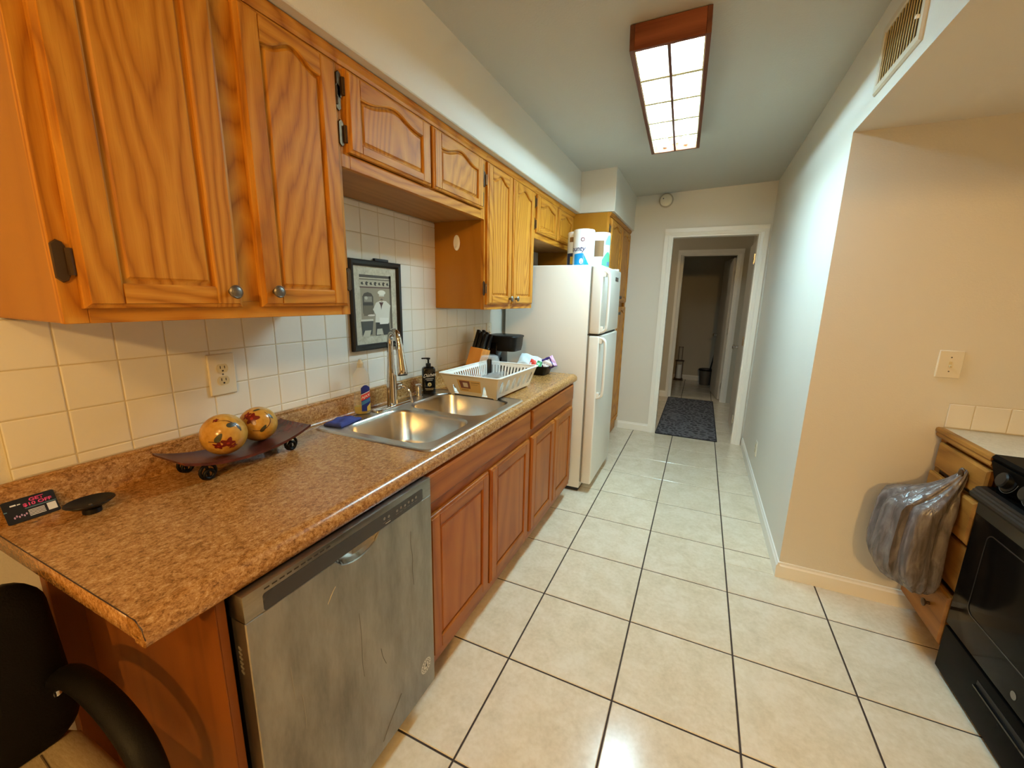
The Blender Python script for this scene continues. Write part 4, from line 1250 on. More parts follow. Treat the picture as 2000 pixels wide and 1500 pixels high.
def deco_ball(cen, r, label, deco, seed):
    o = thing('decorative_ball', (cen[0], cen[1], cen[2] - r), label, 'ornament', 'painted balls on the tray')
    gm = speckle('amber_glaze_%d' % seed, [(0.32, 'a87422'), (0.5, 'c99640'), (0.68, 'd6b06a')], (1, 1, 1), 9, 45, 0.2, 0.02)
    bm = bmesh.new()
    bmesh.ops.create_uvsphere(bm, u_segments=40, v_segments=24, radius=r)
    bm.transform(Matrix.Translation(cen))
    from_bm('ball', bm, gm, o, 180)
    dv = (Vector((1.3749, -0.4963, 1.423)) - Vector(cen)).normalized()
    dv = Vector((0.80, -0.42, 0.42)).normalized()
    ux = dv.cross(Vector((0, 0, 1))).normalized() * -1
    uy = dv.cross(ux) * -1
    if uy.z < 0: uy = -uy
    def sp(u, v, k=1.004):
        q = (dv + ux * u + uy * v)
        return Vector(cen) + q.normalized() * r * k
    red = cm('ball_red', '6e1a14', 0.3); redl = cm('ball_red_light', 'a23a2a', 0.3); gr = cm('ball_leaf', '3a3c26', 0.35); br = cm('ball_vine', '4e2014', 0.4)
    for kind, *a in deco:
        if kind == 'leaf':
            u, v, s, ang = a
            pts = []
            for k in range(14):
                th_ = 2 * math.pi * k / 14
                lx, ly = s * math.cos(th_), s * 0.45 * math.sin(th_) * (1 - 0.35 * math.cos(th_))
                pts.append((u + lx * math.cos(ang) - ly * math.sin(ang), v + lx * math.sin(ang) + ly * math.cos(ang)))
            poly_fan('leaf', pts, (u, v), lambda x, y: sp(x, y, 1.006), gr, o)
        elif kind == 'flower':
            u, v, s = a
            pts = []
            for k in range(30):
                th_ = 2 * math.pi * k / 30
                rr_ = s * (0.78 + 0.22 * math.cos(5 * th_))
                pts.append((u + rr_ * math.cos(th_), v + rr_ * math.sin(th_)))
            fl = poly_fan('flower', pts, (u, v), lambda x, y: sp(x, y, 1.007), red, o)
            poly('flower_centre', circ(u, v, s * 0.2, s * 0.2, 10), lambda x, y: sp(x, y, 1.010), redl, fl)
        else:
            pts = smooth_path([sp(u, v, 1.001) for u, v in a[0]], 6)
            tube('vine', pts, 0.0011, br, o, seg=5)
    return o
T0 = tz(0.2) + 0.002
deco_ball((0.137, 0.196, T0 + 0.0625), 0.0595, 'larger amber painted ball with red flowers at the near side of the tray',
          [('leaf', 0.40, 0.30, 0.30, 0.3), ('leaf', -0.30, -0.36, 0.32, 0.9), ('flower', 0.12, -0.74, 0.42), ('flower', -0.42, -0.95, 0.40), ('flower', 0.45, -1.15, 0.34), ('leaf', 0.80, 0.10, 0.24, -0.8), ('flower', -0.35, 0.78, 0.20),
           ('vine', [(-0.95, -0.55), (-0.5, -0.56), (-0.1, -0.62)]), ('vine', [(-0.3, 0.66), (0.2, 0.55), (0.6, 0.28), (0.9, -0.1)])], 1)
deco_ball((0.118, 0.313, tz(0.31) + 0.005 + 0.0545), 0.0545, 'smaller amber painted ball with a red flower at the sink side of the tray',
          [('flower', -0.40, 0.20, 0.46), ('flower', -0.80, 0.62, 0.42), ('leaf', 0.15, -0.55, 0.30, 1.0), ('leaf', 0.78, 0.25, 0.28, -0.7), ('leaf', -0.05, 0.95, 0.28, 0.3),
           ('vine', [(-0.5, -0.62), (-0.1, -0.66), (0.3, -0.55), (0.6, -0.2), (0.6, 0.2), (0.4, 0.6)])], 2)

# promo card leaning on the backsplash, black dish
cd_ = thing('promo_card', (0.045, -0.17, ZC), 'black promotional card with pink lettering leaning on the backsplash', 'card')
cb0, cb1 = Vector((0.0515, -0.2135, ZC + 0.001)), Vector((0.0495, -0.131, ZC + 0.001))
ct0 = Vector((0.0235, -0.2125, ZC + 0.046))
eu = (cb1 - cb0); ev = (ct0 - cb0)
nc = eu.normalized().cross(ev.normalized()).normalized()
if nc.x < 0: nc = -nc
def cfr(u, v, d=0.0004): return cb0 + eu * u + ev * v + nc * d
bm = bmesh.new()
p = rrect(0, 1, 0, 1, 0.05, 3)
bm_layers(bm, [(p, 0.0), (p, 0.0006)], lambda u, v, d: cfr(u, v, d))
from_bm('card', bm, cm('card_black', '14110f', 0.3), cd_)
pink = cm('card_pink', 'd83a6a'); whi = cm('card_white', 'd8d2c6'); tea = cm('card_teal', '5f8286')
cfa = lambda u, v: cfr(u, v, 0.0008)
text_mesh('lettering', 'GET', 0.155, pink, cd_, lambda u, v: cfa(0.64 + u * 1.0, 0.83 + v * 1.25), thick=0.004)
text_mesh('lettering', '$10 OFF', 0.155, pink, cd_, lambda u, v: cfa(0.64 + u * 1.0, 0.65 + v * 1.25), thick=0.004)
poly('line', [(0.38, 0.50), (0.98, 0.50), (0.98, 0.53), (0.38, 0.53)], cfa, tea, cd_)
for k in range(5):
    poly('small_print', [(0.42, 0.14 + k * 0.06), (0.73, 0.14 + k * 0.06), (0.73, 0.17 + k * 0.06), (0.42, 0.17 + k * 0.06)], cfa, whi, cd_)
poly('white_patch', [(0.78, 0.14), (0.96, 0.14), (0.96, 0.46), (0.78, 0.46)], cfa, whi, cd_)
poly('small_print', [(0.14, 0.74), (0.25, 0.74), (0.25, 0.80), (0.14, 0.80)], cfa, whi, cd_)
poly('small_print', [(0.27, 0.74), (0.33, 0.74), (0.33, 0.78), (0.27, 0.78)], cfa, whi, cd_)
poly('line', [(0.0, 0.54), (0.06, 0.54), (0.06, 0.58), (0.0, 0.58)], cfa, tea, cd_)
for k in range(6):
    poly('pale_lettering', circ(0.15 + 0.045 * k, 0.24 + 0.05 * (k % 2), 0.018, 0.05, 8), cfa, cm('card_mauve', 'b58aa0'), cd_)
dsh = thing('small_black_dish', (0.125, -0.105, ZC), 'small shallow black dish on a short foot beside the promo card', 'dish')
lathe('foot', [(0.017, 0.0), (0.017, 0.010), (0.014, 0.014)], black_pl, dsh, loc=(0.126, -0.104, ZC + 0.0006), seg=20)
bm = bmesh.new()
bm_lathe(bm, [(0.0, 0.012), (0.015, 0.012), (0.034, 0.018), (0.045, 0.026), (0.0445, 0.0275), (0.033, 0.021), (0.012, 0.0165), (0.0, 0.0165)], 32, Matrix.Translation((0.122, -0.104, ZC)) @ Matrix.Scale(0.85, 4, (1, 0, 0)), cap=False)
from_bm('plate', bm, black_pl, dsh, 40)
lathe('centre_pin', [(0.0035, 0.0), (0.0035, 0.002), (0.0, 0.0028)], knob_m, dsh, loc=(0.122, -0.104, ZC + 0.0165), seg=10)

# ------------------------------------------------------------------ wall fittings
def outlet(name, label, kind, pos, face, group=None, w=0.074, h=0.122):
    """face: 'x' plate facing +X at x=pos[0]; '-x'; '-y'"""
    px, py, pz = pos
    o = thing(name, (px, py, pz - h / 2), label, 'outlet' if kind == 'outlet' else 'switch', group)
    if face == 'x': fr = lambda u, v, d: (px + d, py + u, pz + v)
    elif face == '-x': fr = lambda u, v, d: (px - d, py - u, pz + v)
    else: fr = lambda u, v, d: (px + u, py - d, pz + v)
    p = rrect(-w / 2, w / 2, -h / 2, h / 2, 0.004, 3)
    bm = bmesh.new()
    bm_layers(bm, [(p, 0.0), (p, 0.003), (offset_poly(p, [0.003] * len(p)), 0.0062)], fr)
    from_bm('cover_plate', bm, plate_m, o, 30)
    if kind == 'outlet':
        for s in (-1, 1):
            q = []
            for k in range(28):
                a = 2 * math.pi * k / 28
                q.append((0.0175 * math.cos(a), max(-0.0135, min(0.0135, 0.0172 * math.sin(a))) + s * 0.0195))
            bm = bmesh.new()
            bm_layers(bm, [(q, 0.0060), (q, 0.0082)], fr)
            rc = from_bm('receptacle', bm, outlet_m, o)
            for (u0, u1, v0, v1) in ((-0.0078, -0.0052, -0.001, 0.008), (0.0052, 0.0078, -0.001, 0.0075), (-0.0028, 0.0028, -0.0105, -0.0055)):
                poly('slot', [(u0, v0 + s * 0.0195), (u1, v0 + s * 0.0195), (u1, v1 + s * 0.0195), (u0, v1 + s * 0.0195)], lambda u, v: fr(u, v, 0.0084), slot_m, rc)
        poly('screw', circ(0, 0, 0.003, 0.003, 10), lambda u, v: fr(u, v, 0.0066), knob_m, o)
    else:
        bm = bmesh.new()
        q = [(-0.005, -0.012), (0.005, -0.012), (0.005, 0.012), (-0.005, 0.012)]
        bm_layers(bm, [(q, 0.006), (q, 0.007)], fr)
        from_bm('toggle_slot', bm, outlet_m, o)
        bm = bmesh.new()
        q = [(-0.0035, -0.009), (0.0035, -0.009), (0.0035, -0.001), (-0.0035, -0.001)]
        bm_layers(bm, [(q, 0.007), ([(a, b - 0.004) for a, b in q], 0.016)], fr)
        from_bm('toggle', bm, outlet_m, o)
        for z in (-0.03, 0.03): poly('screw', circ(0, z, 0.003, 0.003, 10), lambda u, v: fr(u, v, 0.0066), knob_m, o)
    return o
outlet('wall_outlet', 'ivory double outlet on the tiled wall above the tray with two balls', 'outlet', (0.0006, 0.289, 1.168), 'x', 'wall outlets', 0.082, 0.132)
outlet('wall_outlet', 'ivory double outlet on the tiled wall beside the knife block', 'outlet', (0.0006, 1.950, 1.172), 'x', 'wall outlets', 0.092, 0.118)
outlet('wall_outlet', 'small white outlet low on the bluish wall near the doorway', 'outlet', (XR - 0.0004, 3.15, 0.285), '-x', 'wall outlets', 0.074, 0.122)
outlet('wall_switch', 'ivory wall switch at the end of the tiles beside the refrigerator', 'switch', (0.0006, 2.112, 1.19), 'x', None, 0.074, 0.118)
outlet('light_switch', 'ivory light switch on the orange-lit wall above the stove side counter', 'switch', (2.362, YP - 0.0004, 1.183), '-y', None, 0.082, 0.118)
# adhesive hook on the side of the tall cabinet
ah = thing('adhesive_hook', (0.143, 1.470, 1.668), 'white oval adhesive hook on the side of the tall cabinet', 'hook')
p = circ(0.143, 1.708, 0.0195, 0.040, 24)
bm = bmesh.new()
bm_layers(bm, [(p, 1.4708), (p, 1.4675), (offset_poly(p, [0.004] * 24), 1.4655)], lambda u, v, d: (u, d, v))
from_bm('oval_base', bm, white_pl, ah, 40)
tube('hook', smooth_path([(0.143, 1.466, 1.705), (0.143, 1.460, 1.69), (0.143, 1.454, 1.688), (0.143, 1.452, 1.696)], 4), 0.003, white_pl, ah, seg=8)

# framed chef picture on the tiles
pf = thing('framed_picture', (0.01, 0.995, 1.178), 'black-framed sepia picture of a chef hanging on the tiles behind the faucet', 'picture')
PY0, PY1, PZ0, PZ1 = 0.832, 1.158, 1.180, 1.575
pfr = lambda u, v, d: (0.002 + d, u, v)
fo = [(PY0, PZ0), (PY1, PZ0), (PY1, PZ1), (PY0, PZ1)]
fi = offset_poly(fo, [0.026] * 4)
def frame_ring(name, a, b, d0, d1, mat):
    bm = bmesh.new()
    def ring(pts, d): return [bm.verts.new(pfr(p_[0], p_[1], d)) for p_ in pts]
    r = [ring(a, 0.0), ring(a, d1 * 0.8), ring(offset_poly(a, [0.006] * 4), d1), ring(offset_poly(b, [-0.008] * 4), d1 * 0.92), ring(b, d0), ring(b, 0.0)]
    for q, w in zip(r, r[1:] + r[:1]):
        for i in range(4): bm.faces.new((q[i], q[(i + 1) % 4], w[(i + 1) % 4], w[i]))
    return from_bm(name, bm, mat, pf)
frame_ring('frame', fo, fi, 0.008, 0.019, mat_base('frame_black', '14100c', 0.28))
box('backing', 0.002, 0.006, PY0 + 0.02, PY1 - 0.02, PZ0 + 0.02, PZ1 - 0.02, speckle('parchment_print', [(0.3, 'a69c84'), (0.5, 'c4bca4'), (0.66, 'd2ccb8')], (1, 1, 1), 30, 120, 0.4, 0.0), pf)
box('hanger_bar', 0.002, 0.016, 0.985, 1.075, PZ1, PZ1 + 0.012, black_mt, pf, bev=0.002, seg=1)
_pk = [0]
def pp(name, pts, col, k):
    w, h = fi[1][0] - fi[0][0], fi[2][1] - fi[1][1]
    return poly(name, pts, lambda u, v: (0.0062 + 0.00018 * k, fi[0][0] + u * w, fi[0][1] + v * h), cm('pic_' + col, col, 0.45), pf)
def rc(u0, u1, v0, v1): return [(u0, v0), (u1, v0), (u1, v1), (u0, v1)]
pp('inner_panel', rc(0.14, 0.86, 0.10, 0.74), '9c917b', 1)
pp('border_line', rc(0.82, 0.87, 0.10, 0.90), '5d5142', 2)
pp('border_line', rc(0.13, 0.87, 0.86, 0.895), '4d4337', 2)
pp('border_line', rc(0.13, 0.87, 0.83, 0.845), '6b6050', 2)
pp('banner', rc(0.13, 0.85, 0.745, 0.825), 'b8ae97', 2)
pp('border_line', rc(0.13, 0.85, 0.73, 0.745), '5d4038', 3)
for k in range(7):
    c = 0.19 + k * 0.098
    pp('banner_scroll', circ(c, 0.785, 0.034, 0.018 + 0.008 * (k % 2), 10), '3f3a30', 3)
    pp('banner_scroll', circ(c + 0.03, 0.79 - 0.012 * (k % 2), 0.018, 0.012, 8), 'c9c0aa', 4)
pp('window', rc(0.18, 0.42, 0.40, 0.64) [:2] + [(0.42, 0.62), (0.38, 0.66), (0.30, 0.675), (0.22, 0.66), (0.18, 0.62)], '4c463c', 2)
pp('window_sky', rc(0.21, 0.39, 0.55, 0.62), '8f8a7c', 3)
pp('window_pane', circ(0.26, 0.60, 0.035, 0.022, 10), 'b9b4a6', 4)
pp('shelf', rc(0.18, 0.42, 0.515, 0.53), '2e2a24', 4)
pp('brick_panel', rc(0.19, 0.41, 0.37, 0.50), '6d6250', 3)
pp('table', rc(0.12, 0.40, 0.30, 0.325), 'd8d2c0', 4)
pp('tablecloth', [(0.12, 0.30), (0.40, 0.30), (0.36, 0.12), (0.14, 0.12)], '4a4a46', 3)
pp('plate', circ(0.36, 0.375, 0.085, 0.012, 14), 'e3d9cc', 5)
pp('floor_tile', [(0.14, 0.10), (0.30, 0.10), (0.34, 0.18), (0.20, 0.18)], 'c4bda8', 5)
pp('floor_tile', [(0.46, 0.11), (0.62, 0.11), (0.60, 0.19), (0.48, 0.19)], 'c4bda8', 5)
pp('trousers', [(0.44, 0.10), (0.56, 0.10), (0.60, 0.20), (0.64, 0.10), (0.80, 0.10), (0.78, 0.30), (0.46, 0.30)], '35332f', 4)
pp('jacket', [(0.44, 0.28), (0.78, 0.26), (0.80, 0.40), (0.83, 0.50), (0.72, 0.56), (0.60, 0.57), (0.48, 0.54), (0.40, 0.45), (0.46, 0.38)], 'dedacb', 5)
pp('apron', [(0.55, 0.25), (0.76, 0.25), (0.77, 0.33), (0.54, 0.34)], 'ece8dc', 6)
pp('scarf', [(0.55, 0.545), (0.66, 0.545), (0.62, 0.50), (0.60, 0.44), (0.585, 0.50)], '4a2c28', 6)
pp('face', circ(0.615, 0.595, 0.055, 0.04, 16), 'a5917a', 6)
pp('moustache', [(0.57, 0.578), (0.66, 0.578), (0.615, 0.592)], '3b352d', 7)
pp('hat_band', rc(0.555, 0.68, 0.622, 0.645), 'd5d0c0', 7)
pp('hat_puff', circ(0.62, 0.672, 0.095, 0.032, 18), 'ece8da', 8)

# smoke detector
sd = thing('smoke_detector', (0.94, YB, 2.37), 'round white smoke detector on the back wall above the doorway', 'smoke detector')
lathe('base', [(0.068, 0.0), (0.068, 0.010), (0.060, 0.014)], mat_base('detector_base', 'bdb19b', 0.5), sd, loc=(0.94, YB - 0.0005, 2.404), rot=(R(90), 0, 0), seg=32)  # darker than the cover: the shadow gap is put into its colour
lathe('cover', [(0.058, 0.013), (0.057, 0.028), (0.050, 0.036), (0.0, 0.039)], plate_m, sd, loc=(0.94, YB - 0.0005, 2.404), rot=(R(90), 0, 0), seg=32)
lathe('groove', [(0.0605, 0.0135), (0.0605, 0.0165), (0.057, 0.0165), (0.057, 0.0135)], gasket_m, sd, loc=(0.94, YB - 0.0005, 2.404), rot=(R(90), 0, 0), seg=32)  # grey ring with the groove's shade put into its colour
lathe('test_button', [(0.006, 0.036), (0.006, 0.0405), (0.0, 0.041)], knob_m, sd, loc=(0.915, YB - 0.0005, 2.417), rot=(R(90), 0, 0), seg=12)

# air register on the header
vt = thing('air_register', (XR, 1.45, 2.195), 'beige metal air register with slats on the header over the stove alcove', 'vent')
VY0, VY1, VZ0, VZ1 = 1.262, 1.640, 2.192, 2.418
beige = mat_base('register_beige', 'd6cbb4', 0.4); gold = mat_base('register_slat', 'c9ae6c', 0.4)
vf = lambda u, v, d: (XR - d, u, v)
o_ = [(VY0, VZ0), (VY1, VZ0), (VY1, VZ1), (VY0, VZ1)]
i_ = offset_poly(o_, [0.030] * 4)
bm = bmesh.new()
rr = [[bm.verts.new(vf(p_[0], p_[1], d)) for p_ in q] for q, d in ((o_, 0.0), (o_, 0.004), (offset_poly(o_, [0.006] * 4), 0.010), (offset_poly(i_, [-0.004] * 4), 0.010), (i_, 0.006), (i_, 0.0))]
for q, w in zip(rr, rr[1:] + rr[:1]):
    for k in range(4): bm.faces.new((q[k], q[(k + 1) % 4], w[(k + 1) % 4], w[k]))
from_bm('frame', bm, beige, vt)
box('duct_opening', XR - 0.0018, XR - 0.0003, i_[0][0], i_[1][0], i_[0][1], i_[2][1], slot_m, vt)
for k in range(13):
    yy = i_[0][0] + 0.012 + k * (i_[1][0] - i_[0][0] - 0.024) / 12
    obox('slat', (0.0022, 0.0075, i_[2][1] - i_[0][1]), Matrix.Translation((XR - 0.0042, yy, (i_[0][1] + i_[2][1]) / 2)), gold, vt)
lathe('damper_knob', [(0.005, 0.0), (0.006, 0.010), (0.0, 0.012)], white_pl, vt, loc=(XR - 0.009, 1.292, 2.27), rot=(0, R(-90), 0), seg=10)

# ------------------------------------------------------------------ refrigerator
FY0, FY1 = 2.325, 2.995
fg = thing('refrigerator', (0.4, 2.66, 0), 'white top-freezer refrigerator at the far end of the counter', 'refrigerator')
box('cabinet', 0.03, 0.664, FY0, FY1, 0.03, 1.655, white_app, fg, bev=0.006, seg=2)
box('gasket', 0.664, 0.676, FY0 + 0.012, FY1 - 0.012, 0.08, 1.645, gasket_m, fg)
box('kick_grille', 0.06, 0.655, FY0 + 0.01, FY1 - 0.01, 0.005, 0.03, black_mt, fg)
fd = box('freezer_door', 0.676, 0.748, FY0, FY1, 1.192, 1.650, white_app, fg, bev=0.010, seg=3)
rd = box('refrigerator_door', 0.676, 0.748, FY0, FY1, 0.075, 1.178, white_app, fg, bev=0.010, seg=3)
def fridge_handle(door, z0, z1, wide_low):
    bm = bmesh.new()
    yy = FY0 + 0.035
    za, zb = (z0, z1)
    pts = smooth_path([(0.746, yy, za), (0.775, yy, za + 0.012), (0.788, yy, za + 0.05), (0.79, yy, (za + zb) / 2), (0.788, yy, zb - 0.05), (0.775, yy, zb - 0.012), (0.746, yy, zb)], 5)
    bm_tube(bm, pts, 0.015, 10, flat=(0.75, 1.25))
    from_bm('handle', bm, white_app, door, 60)
    box('handle_mount', 0.746, 0.768, yy - 0.017, yy + 0.017, za - 0.006, za + 0.04, white_app, door, bev=0.005)
    box('handle_mount', 0.746, 0.768, yy - 0.017, yy + 0.017, zb - 0.04, zb + 0.006, white_app, door, bev=0.005)
fridge_handle(fd, 1.205, 1.615, False)
fridge_handle(rd, 0.735, 1.165, True)
box('badge', 0.7475, 0.7495, 2.775, 2.885, 1.567, 1.597, mat_base('badge_dark', '2f3338', 0.3, 0.4), fd, bev=0.0006, seg=1)
text_mesh('badge_lettering', 'Whirlpool', 0.020, chrome, fd, lambda u, v: (0.7498, 2.83 + u, 1.582 + v), shear=0.1)
box('hinge_cap', 0.62, 0.735, FY1 - 0.06, FY1 - 0.012, 1.652, 1.668, white_app, fg, bev=0.004)
box('middle_hinge', 0.674, 0.735, FY1 - 0.05, FY1 - 0.004, 1.179, 1.191, chrome, fg)
box('door_gap_strip', 0.664, 0.735, FY0 + 0.01, FY1 - 0.05, 1.180, 1.190, black_mt, fg)

# paper towel packs on the refrigerator
def towel_mat(name, seed):
    mt = mat_base(name, 'eef4f6', 0.25)
    return mt
wrap_w = towel_mat('pack_wrap', 1); wrap_w.node_tree.nodes['Principled BSDF'].inputs['Coat Weight'].default_value = 0.5
pt_b = cm('pack_blue', '1f8fd0', 0.25); pt_g = cm('pack_green', '5cc88e', 0.25); pt_d = cm('pack_ink', '3a3c66', 0.3); pt_k = cm('pack_brown', '7a5a3c', 0.4); pt_y = cm('pack_yellow', 'd8b23c', 0.3); pt_r = cm('pack_maroon', '7e4450', 0.3); pt_n = cm('pack_dark', '2b3350', 0.3); pt_w = cm('pack_white', 'f6f6f2', 0.3)
ptp = thing('paper_towel_pack', (0.555, 2.62, 1.6555), 'wrapped white and blue paper towel rolls standing on the refrigerator', 'paper towels')
def roll(cx, cy, r=0.078, h=0.268, tilt=0):
    z = 1.6556
    o = lathe('roll', [(0.024, 0.02), (0.024, 0.006), (r * 0.9, 0.0), (r, 0.008), (r, h - 0.012), (r * 0.96, h - 0.003), (r * 0.8, h), (0.03, h - 0.004), (0.024, h - 0.03)], wrap_w, ptp, loc=(cx, cy, z), seg=32, smooth=40)
    def cyl(a0):   # u metres round the roll from angle a0 (towards -Y=0, +X positive), v height
        def f(u, v, k=0.0006):
            a = a0 + u / r
            return (cx + (r + k) * math.sin(a), cy - (r + k) * math.cos(a), z + v)
        return f
    return o, cyl
def cyl_strip(nm, f, u0, u1, lo, hi, mat, parent, k=0.0006, n=10):
    bm = bmesh.new()
    a = [bm.verts.new(f(u0 + (u1 - u0) * i / n, lo(i / n), k)) for i in range(n + 1)]
    b = [bm.verts.new(f(u0 + (u1 - u0) * i / n, hi(i / n), k)) for i in range(n + 1)]
    for i in range(n): bm.faces.new((a[i], a[i + 1], b[i + 1], b[i]))
    return from_bm(nm, bm, mat, parent, 60)
ra, fa_ = roll(0.532, 2.60)
f0 = fa_(R(18))
cyl_strip('blue_print', f0, -0.078, 0.045, lambda s: 0.012, lambda s: 0.098 - 0.012 * abs(s - 0.5) if s < 0.62 else 0.092 * (1 - (s - 0.62) / 0.42), pt_b, ra)
poly('print_dot', circ(-0.018, 0.042, 0.014, 0.02, 12), lambda u, v: f0(u, v, 0.0012), pt_w, ra)
poly('print_leaf', [(-0.01, 0.08), (0.012, 0.062), (0.028, 0.03), (0.005, 0.05)], lambda u, v: f0(u, v, 0.0012), pt_g, ra)
text_mesh('lettering', 'Bounty', 0.050, pt_d, ra, lambda u, v: f0(-0.066 + u, 0.128 + v, 0.0010), shear=0.2, thick=0.001)
link_mesh('ring_mark', shape2d(list(ringp(-0.012, 0.192, 0.009, 0.0145)), 0.0002, lambda u, v, d: f0(u, v, 0.0012)), pt_r, ra)
rb, fb_ = roll(0.458, 2.70)
f1 = fb_(R(10))
cyl_strip('dark_print', f1, -0.09, 0.05, lambda s: 0.012, lambda s: 0.11, pt_n, rb)
cyl_strip('yellow_print', f1, -0.05, 0.0, lambda s: 0.03, lambda s: 0.085, pt_y, rb, 0.0012)
cyl_strip('dark_print', f1, -0.06, 0.0, lambda s: 0.19, lambda s: 0.225, pt_k, rb, 0.0012)
rc_, fc_ = roll(0.622, 2.74, 0.074, 0.262)
f2 = fc_(R(50))
cyl_strip('brown_print', f2, -0.09, -0.02, lambda s: 0.085, lambda s: 0.20, pt_k, rc_)
cyl_strip('green_print', f2, -0.03, 0.07, lambda s: 0.012 + 0.0 * s, lambda s: 0.06 + 0.06 * math.sin(math.pi * s), pt_g, rc_)
cyl_strip('teal_print', f2, -0.01, 0.06, lambda s: 0.17, lambda s: 0.19 + 0.05 * math.sin(math.pi * s), cm('pack_teal', '86cfc0', 0.3), rc_, 0.0010)
cyl_strip('blue_print', f2, 0.01, 0.05, lambda s: 0.02, lambda s: 0.05, cm('pack_slate', '5f88a8', 0.3), rc_, 0.0014)

# ------------------------------------------------------------------ right side: drawer cabinet, counter, stove, bag
SF = 2.363
dc = thing('drawer_cabinet', (2.7, 1.66, 0), 'narrow oak drawer cabinet between stove and wall', 'cabinet')
CF = 2.412
box('body', CF, 3.03, 1.476, YP - 0.004, 0.09, 0.862, oak_ply, dc)
box('toe_kick', CF + 0.055, 3.03, 1.476, YP - 0.016, 0.0, 0.09, base_h, dc)
box('face_stile', CF - 0.018, CF, YP - 0.045, YP - 0.004, 0.09, 0.862, pine_v, dc)
def drawer(z0, z1, out=0.0, y0=1.482, y1=YP - 0.03, knob=True):
    x1 = CF - 0.018 - out
    p = [(y0, z0), (y1, z0), (y1, z1), (y0, z1)]
    bm = bmesh.new()
    bm_layers(bm, [(p, x1), (p, x1 - 0.011), (offset_poly(p, [0.003] * 4), x1 - 0.014), (offset_poly(p, [0.009] * 4), x1 - 0.018)][::1], lambda u, v, d: (d, u, v))
    d = from_bm('drawer', bm, pine_v, dc)
    if out > 0: box('drawer_box', x1, CF, y0 + 0.02, y1 - 0.02, z0 + 0.012, z1 - 0.02, oak_ply, d)
    if knob:
        lathe('knob', [(0.0, 0.0), (0.007, 0.0), (0.0065, 0.010), (0.0155, 0.017), (0.0165, 0.021), (0.0, 0.027)], hinge_m, d, loc=(x1 - 0.018, 1.592, (z0 + z1) / 2), rot=(0, R(-90), 0), seg=16)
    return d
drawer(0.732, 0.846)
drawer(0.545, 0.715, 0.012)
drawer(0.335, 0.53, 0.0)
drawer(0.105, 0.315, 0.012)
for z in (0.7225, 0.322):
    box('gap_shade', CF - 0.019, CF - 0.0005, 1.482, YP - 0.046, z - 0.007, z + 0.008, slot_m, dc)  # dark strip, the shade between the drawers put into its colour
rc2 = thing('side_countertop', (2.7, 1.66, 0.862), 'short pale countertop with a wooden front edge beside the stove', 'countertop')
box('slab', 2.392, 3.035, 1.472, YP - 0.003, 0.864, 0.904, speckle('pale_laminate', [(0.3, 'b5a68c'), (0.5, 'c9bca4'), (0.66, 'd3c8b3')], (1, 1, 1), 60, 260, 0.3, 0.01), rc2)
extrude_profile('wood_edge', [(2.392, 0.864), (2.376, 0.864), (2.371, 0.872), (2.373, 0.882), (2.367, 0.890), (2.368, 0.901), (2.374, 0.9055), (2.392, 0.9055)], 1.472, YP - 0.003, pine_v, rc2)
ta = struct(box('wall_tile_bed_alcove', 2.392, 3.03, YP - 0.0035, YP - 0.0002, 0.907, 1.016, grout_light))
for k in range(6):
    x0 = 2.392 + (0.0 if k == 0 else 0.0825 + (k - 1) * WT)
    x1 = 2.392 + 0.0825 + k * WT
    wall_tile(ta, x0, min(x1, 3.03), 0.908, 1.0145, 'y', YP - 0.0062)

sv = thing('stove', (2.70, 1.09, 0), 'black freestanding electric stove with knobs facing the aisle', 'stove')
SY0_, SY1_ = 0.708, 1.466
dark_door = mat_base('oven_black_glass', '080706', 0.12, Specular_IOR_Level=0.025)
stv = mat_base('stove_black_enamel', '090807', 0.4, Specular_IOR_Level=0.025)
box('body', SF + 0.035, 3.03, SY0_, SY1_, 0.02, 0.895, stv, sv)
extrude_profile('cooktop', [(SF + 0.01, 0.893), (SF + 0.004, 0.905), (SF + 0.012, 0.915), (3.03, 0.915), (3.03, 0.893)], SY0_ - 0.002, SY1_ + 0.002, stv, sv, smooth=40)
for (bx_, by_, br_) in ((2.53, 1.29, 0.105), (2.53, 0.89, 0.085), (2.83, 1.29, 0.085), (2.83, 0.89, 0.105)):
    bm = bmesh.new()
    for q_ in range(4):
        rr_ = br_ * (0.25 + 0.22 * q_)
        bm_tube(bm, [(bx_ + rr_ * math.cos(2 * math.pi * k / 28), by_ + rr_ * math.sin(2 * math.pi * k / 28), 0.922) for k in range(28)], 0.005, 6, True)
    bn = from_bm('burner_coil', bm, black_mt, sv, 60)
    lathe('drip_pan', [(0.0, 0.9155), (br_ * 0.9, 0.9155), (br_ * 1.1, 0.9185), (br_ * 1.13, 0.9165)], black_gl, bn, loc=(bx_, by_, 0), seg=28, cap=False)
cpn = extrude_profile('control_panel', [(SF + 0.035, 0.80), (SF + 0.030, 0.803), (SF + 0.004, 0.893), (SF + 0.035, 0.893)], SY0_, SY1_, stv, sv)
an = math.atan2(0.026, 0.09)
for k, yy in enumerate((1.375, 1.262, 1.087, 0.90, 0.79)):
    rot = (0, R(-90) + an, 0)
    kn = lathe('knob', [(0.036, 0.0), (0.036, 0.004), (0.028, 0.006), (0.026, 0.022), (0.022, 0.026), (0.0, 0.027)], black_pl, cpn, loc=(SF + 0.0165, yy, 0.848), rot=rot, seg=24)
    link_mesh('dial_ring', shape2d(list(ringp(0, 0, 0.039, 0.041)), 0.0004, lambda u, v, d, yy=yy: Vector((SF + 0.016, yy, 0.848)) + Euler(rot).to_matrix() @ Vector((u, v, 0.0012 + d))), mat_base('dial_print', '4c4842', 0.5), cpn)
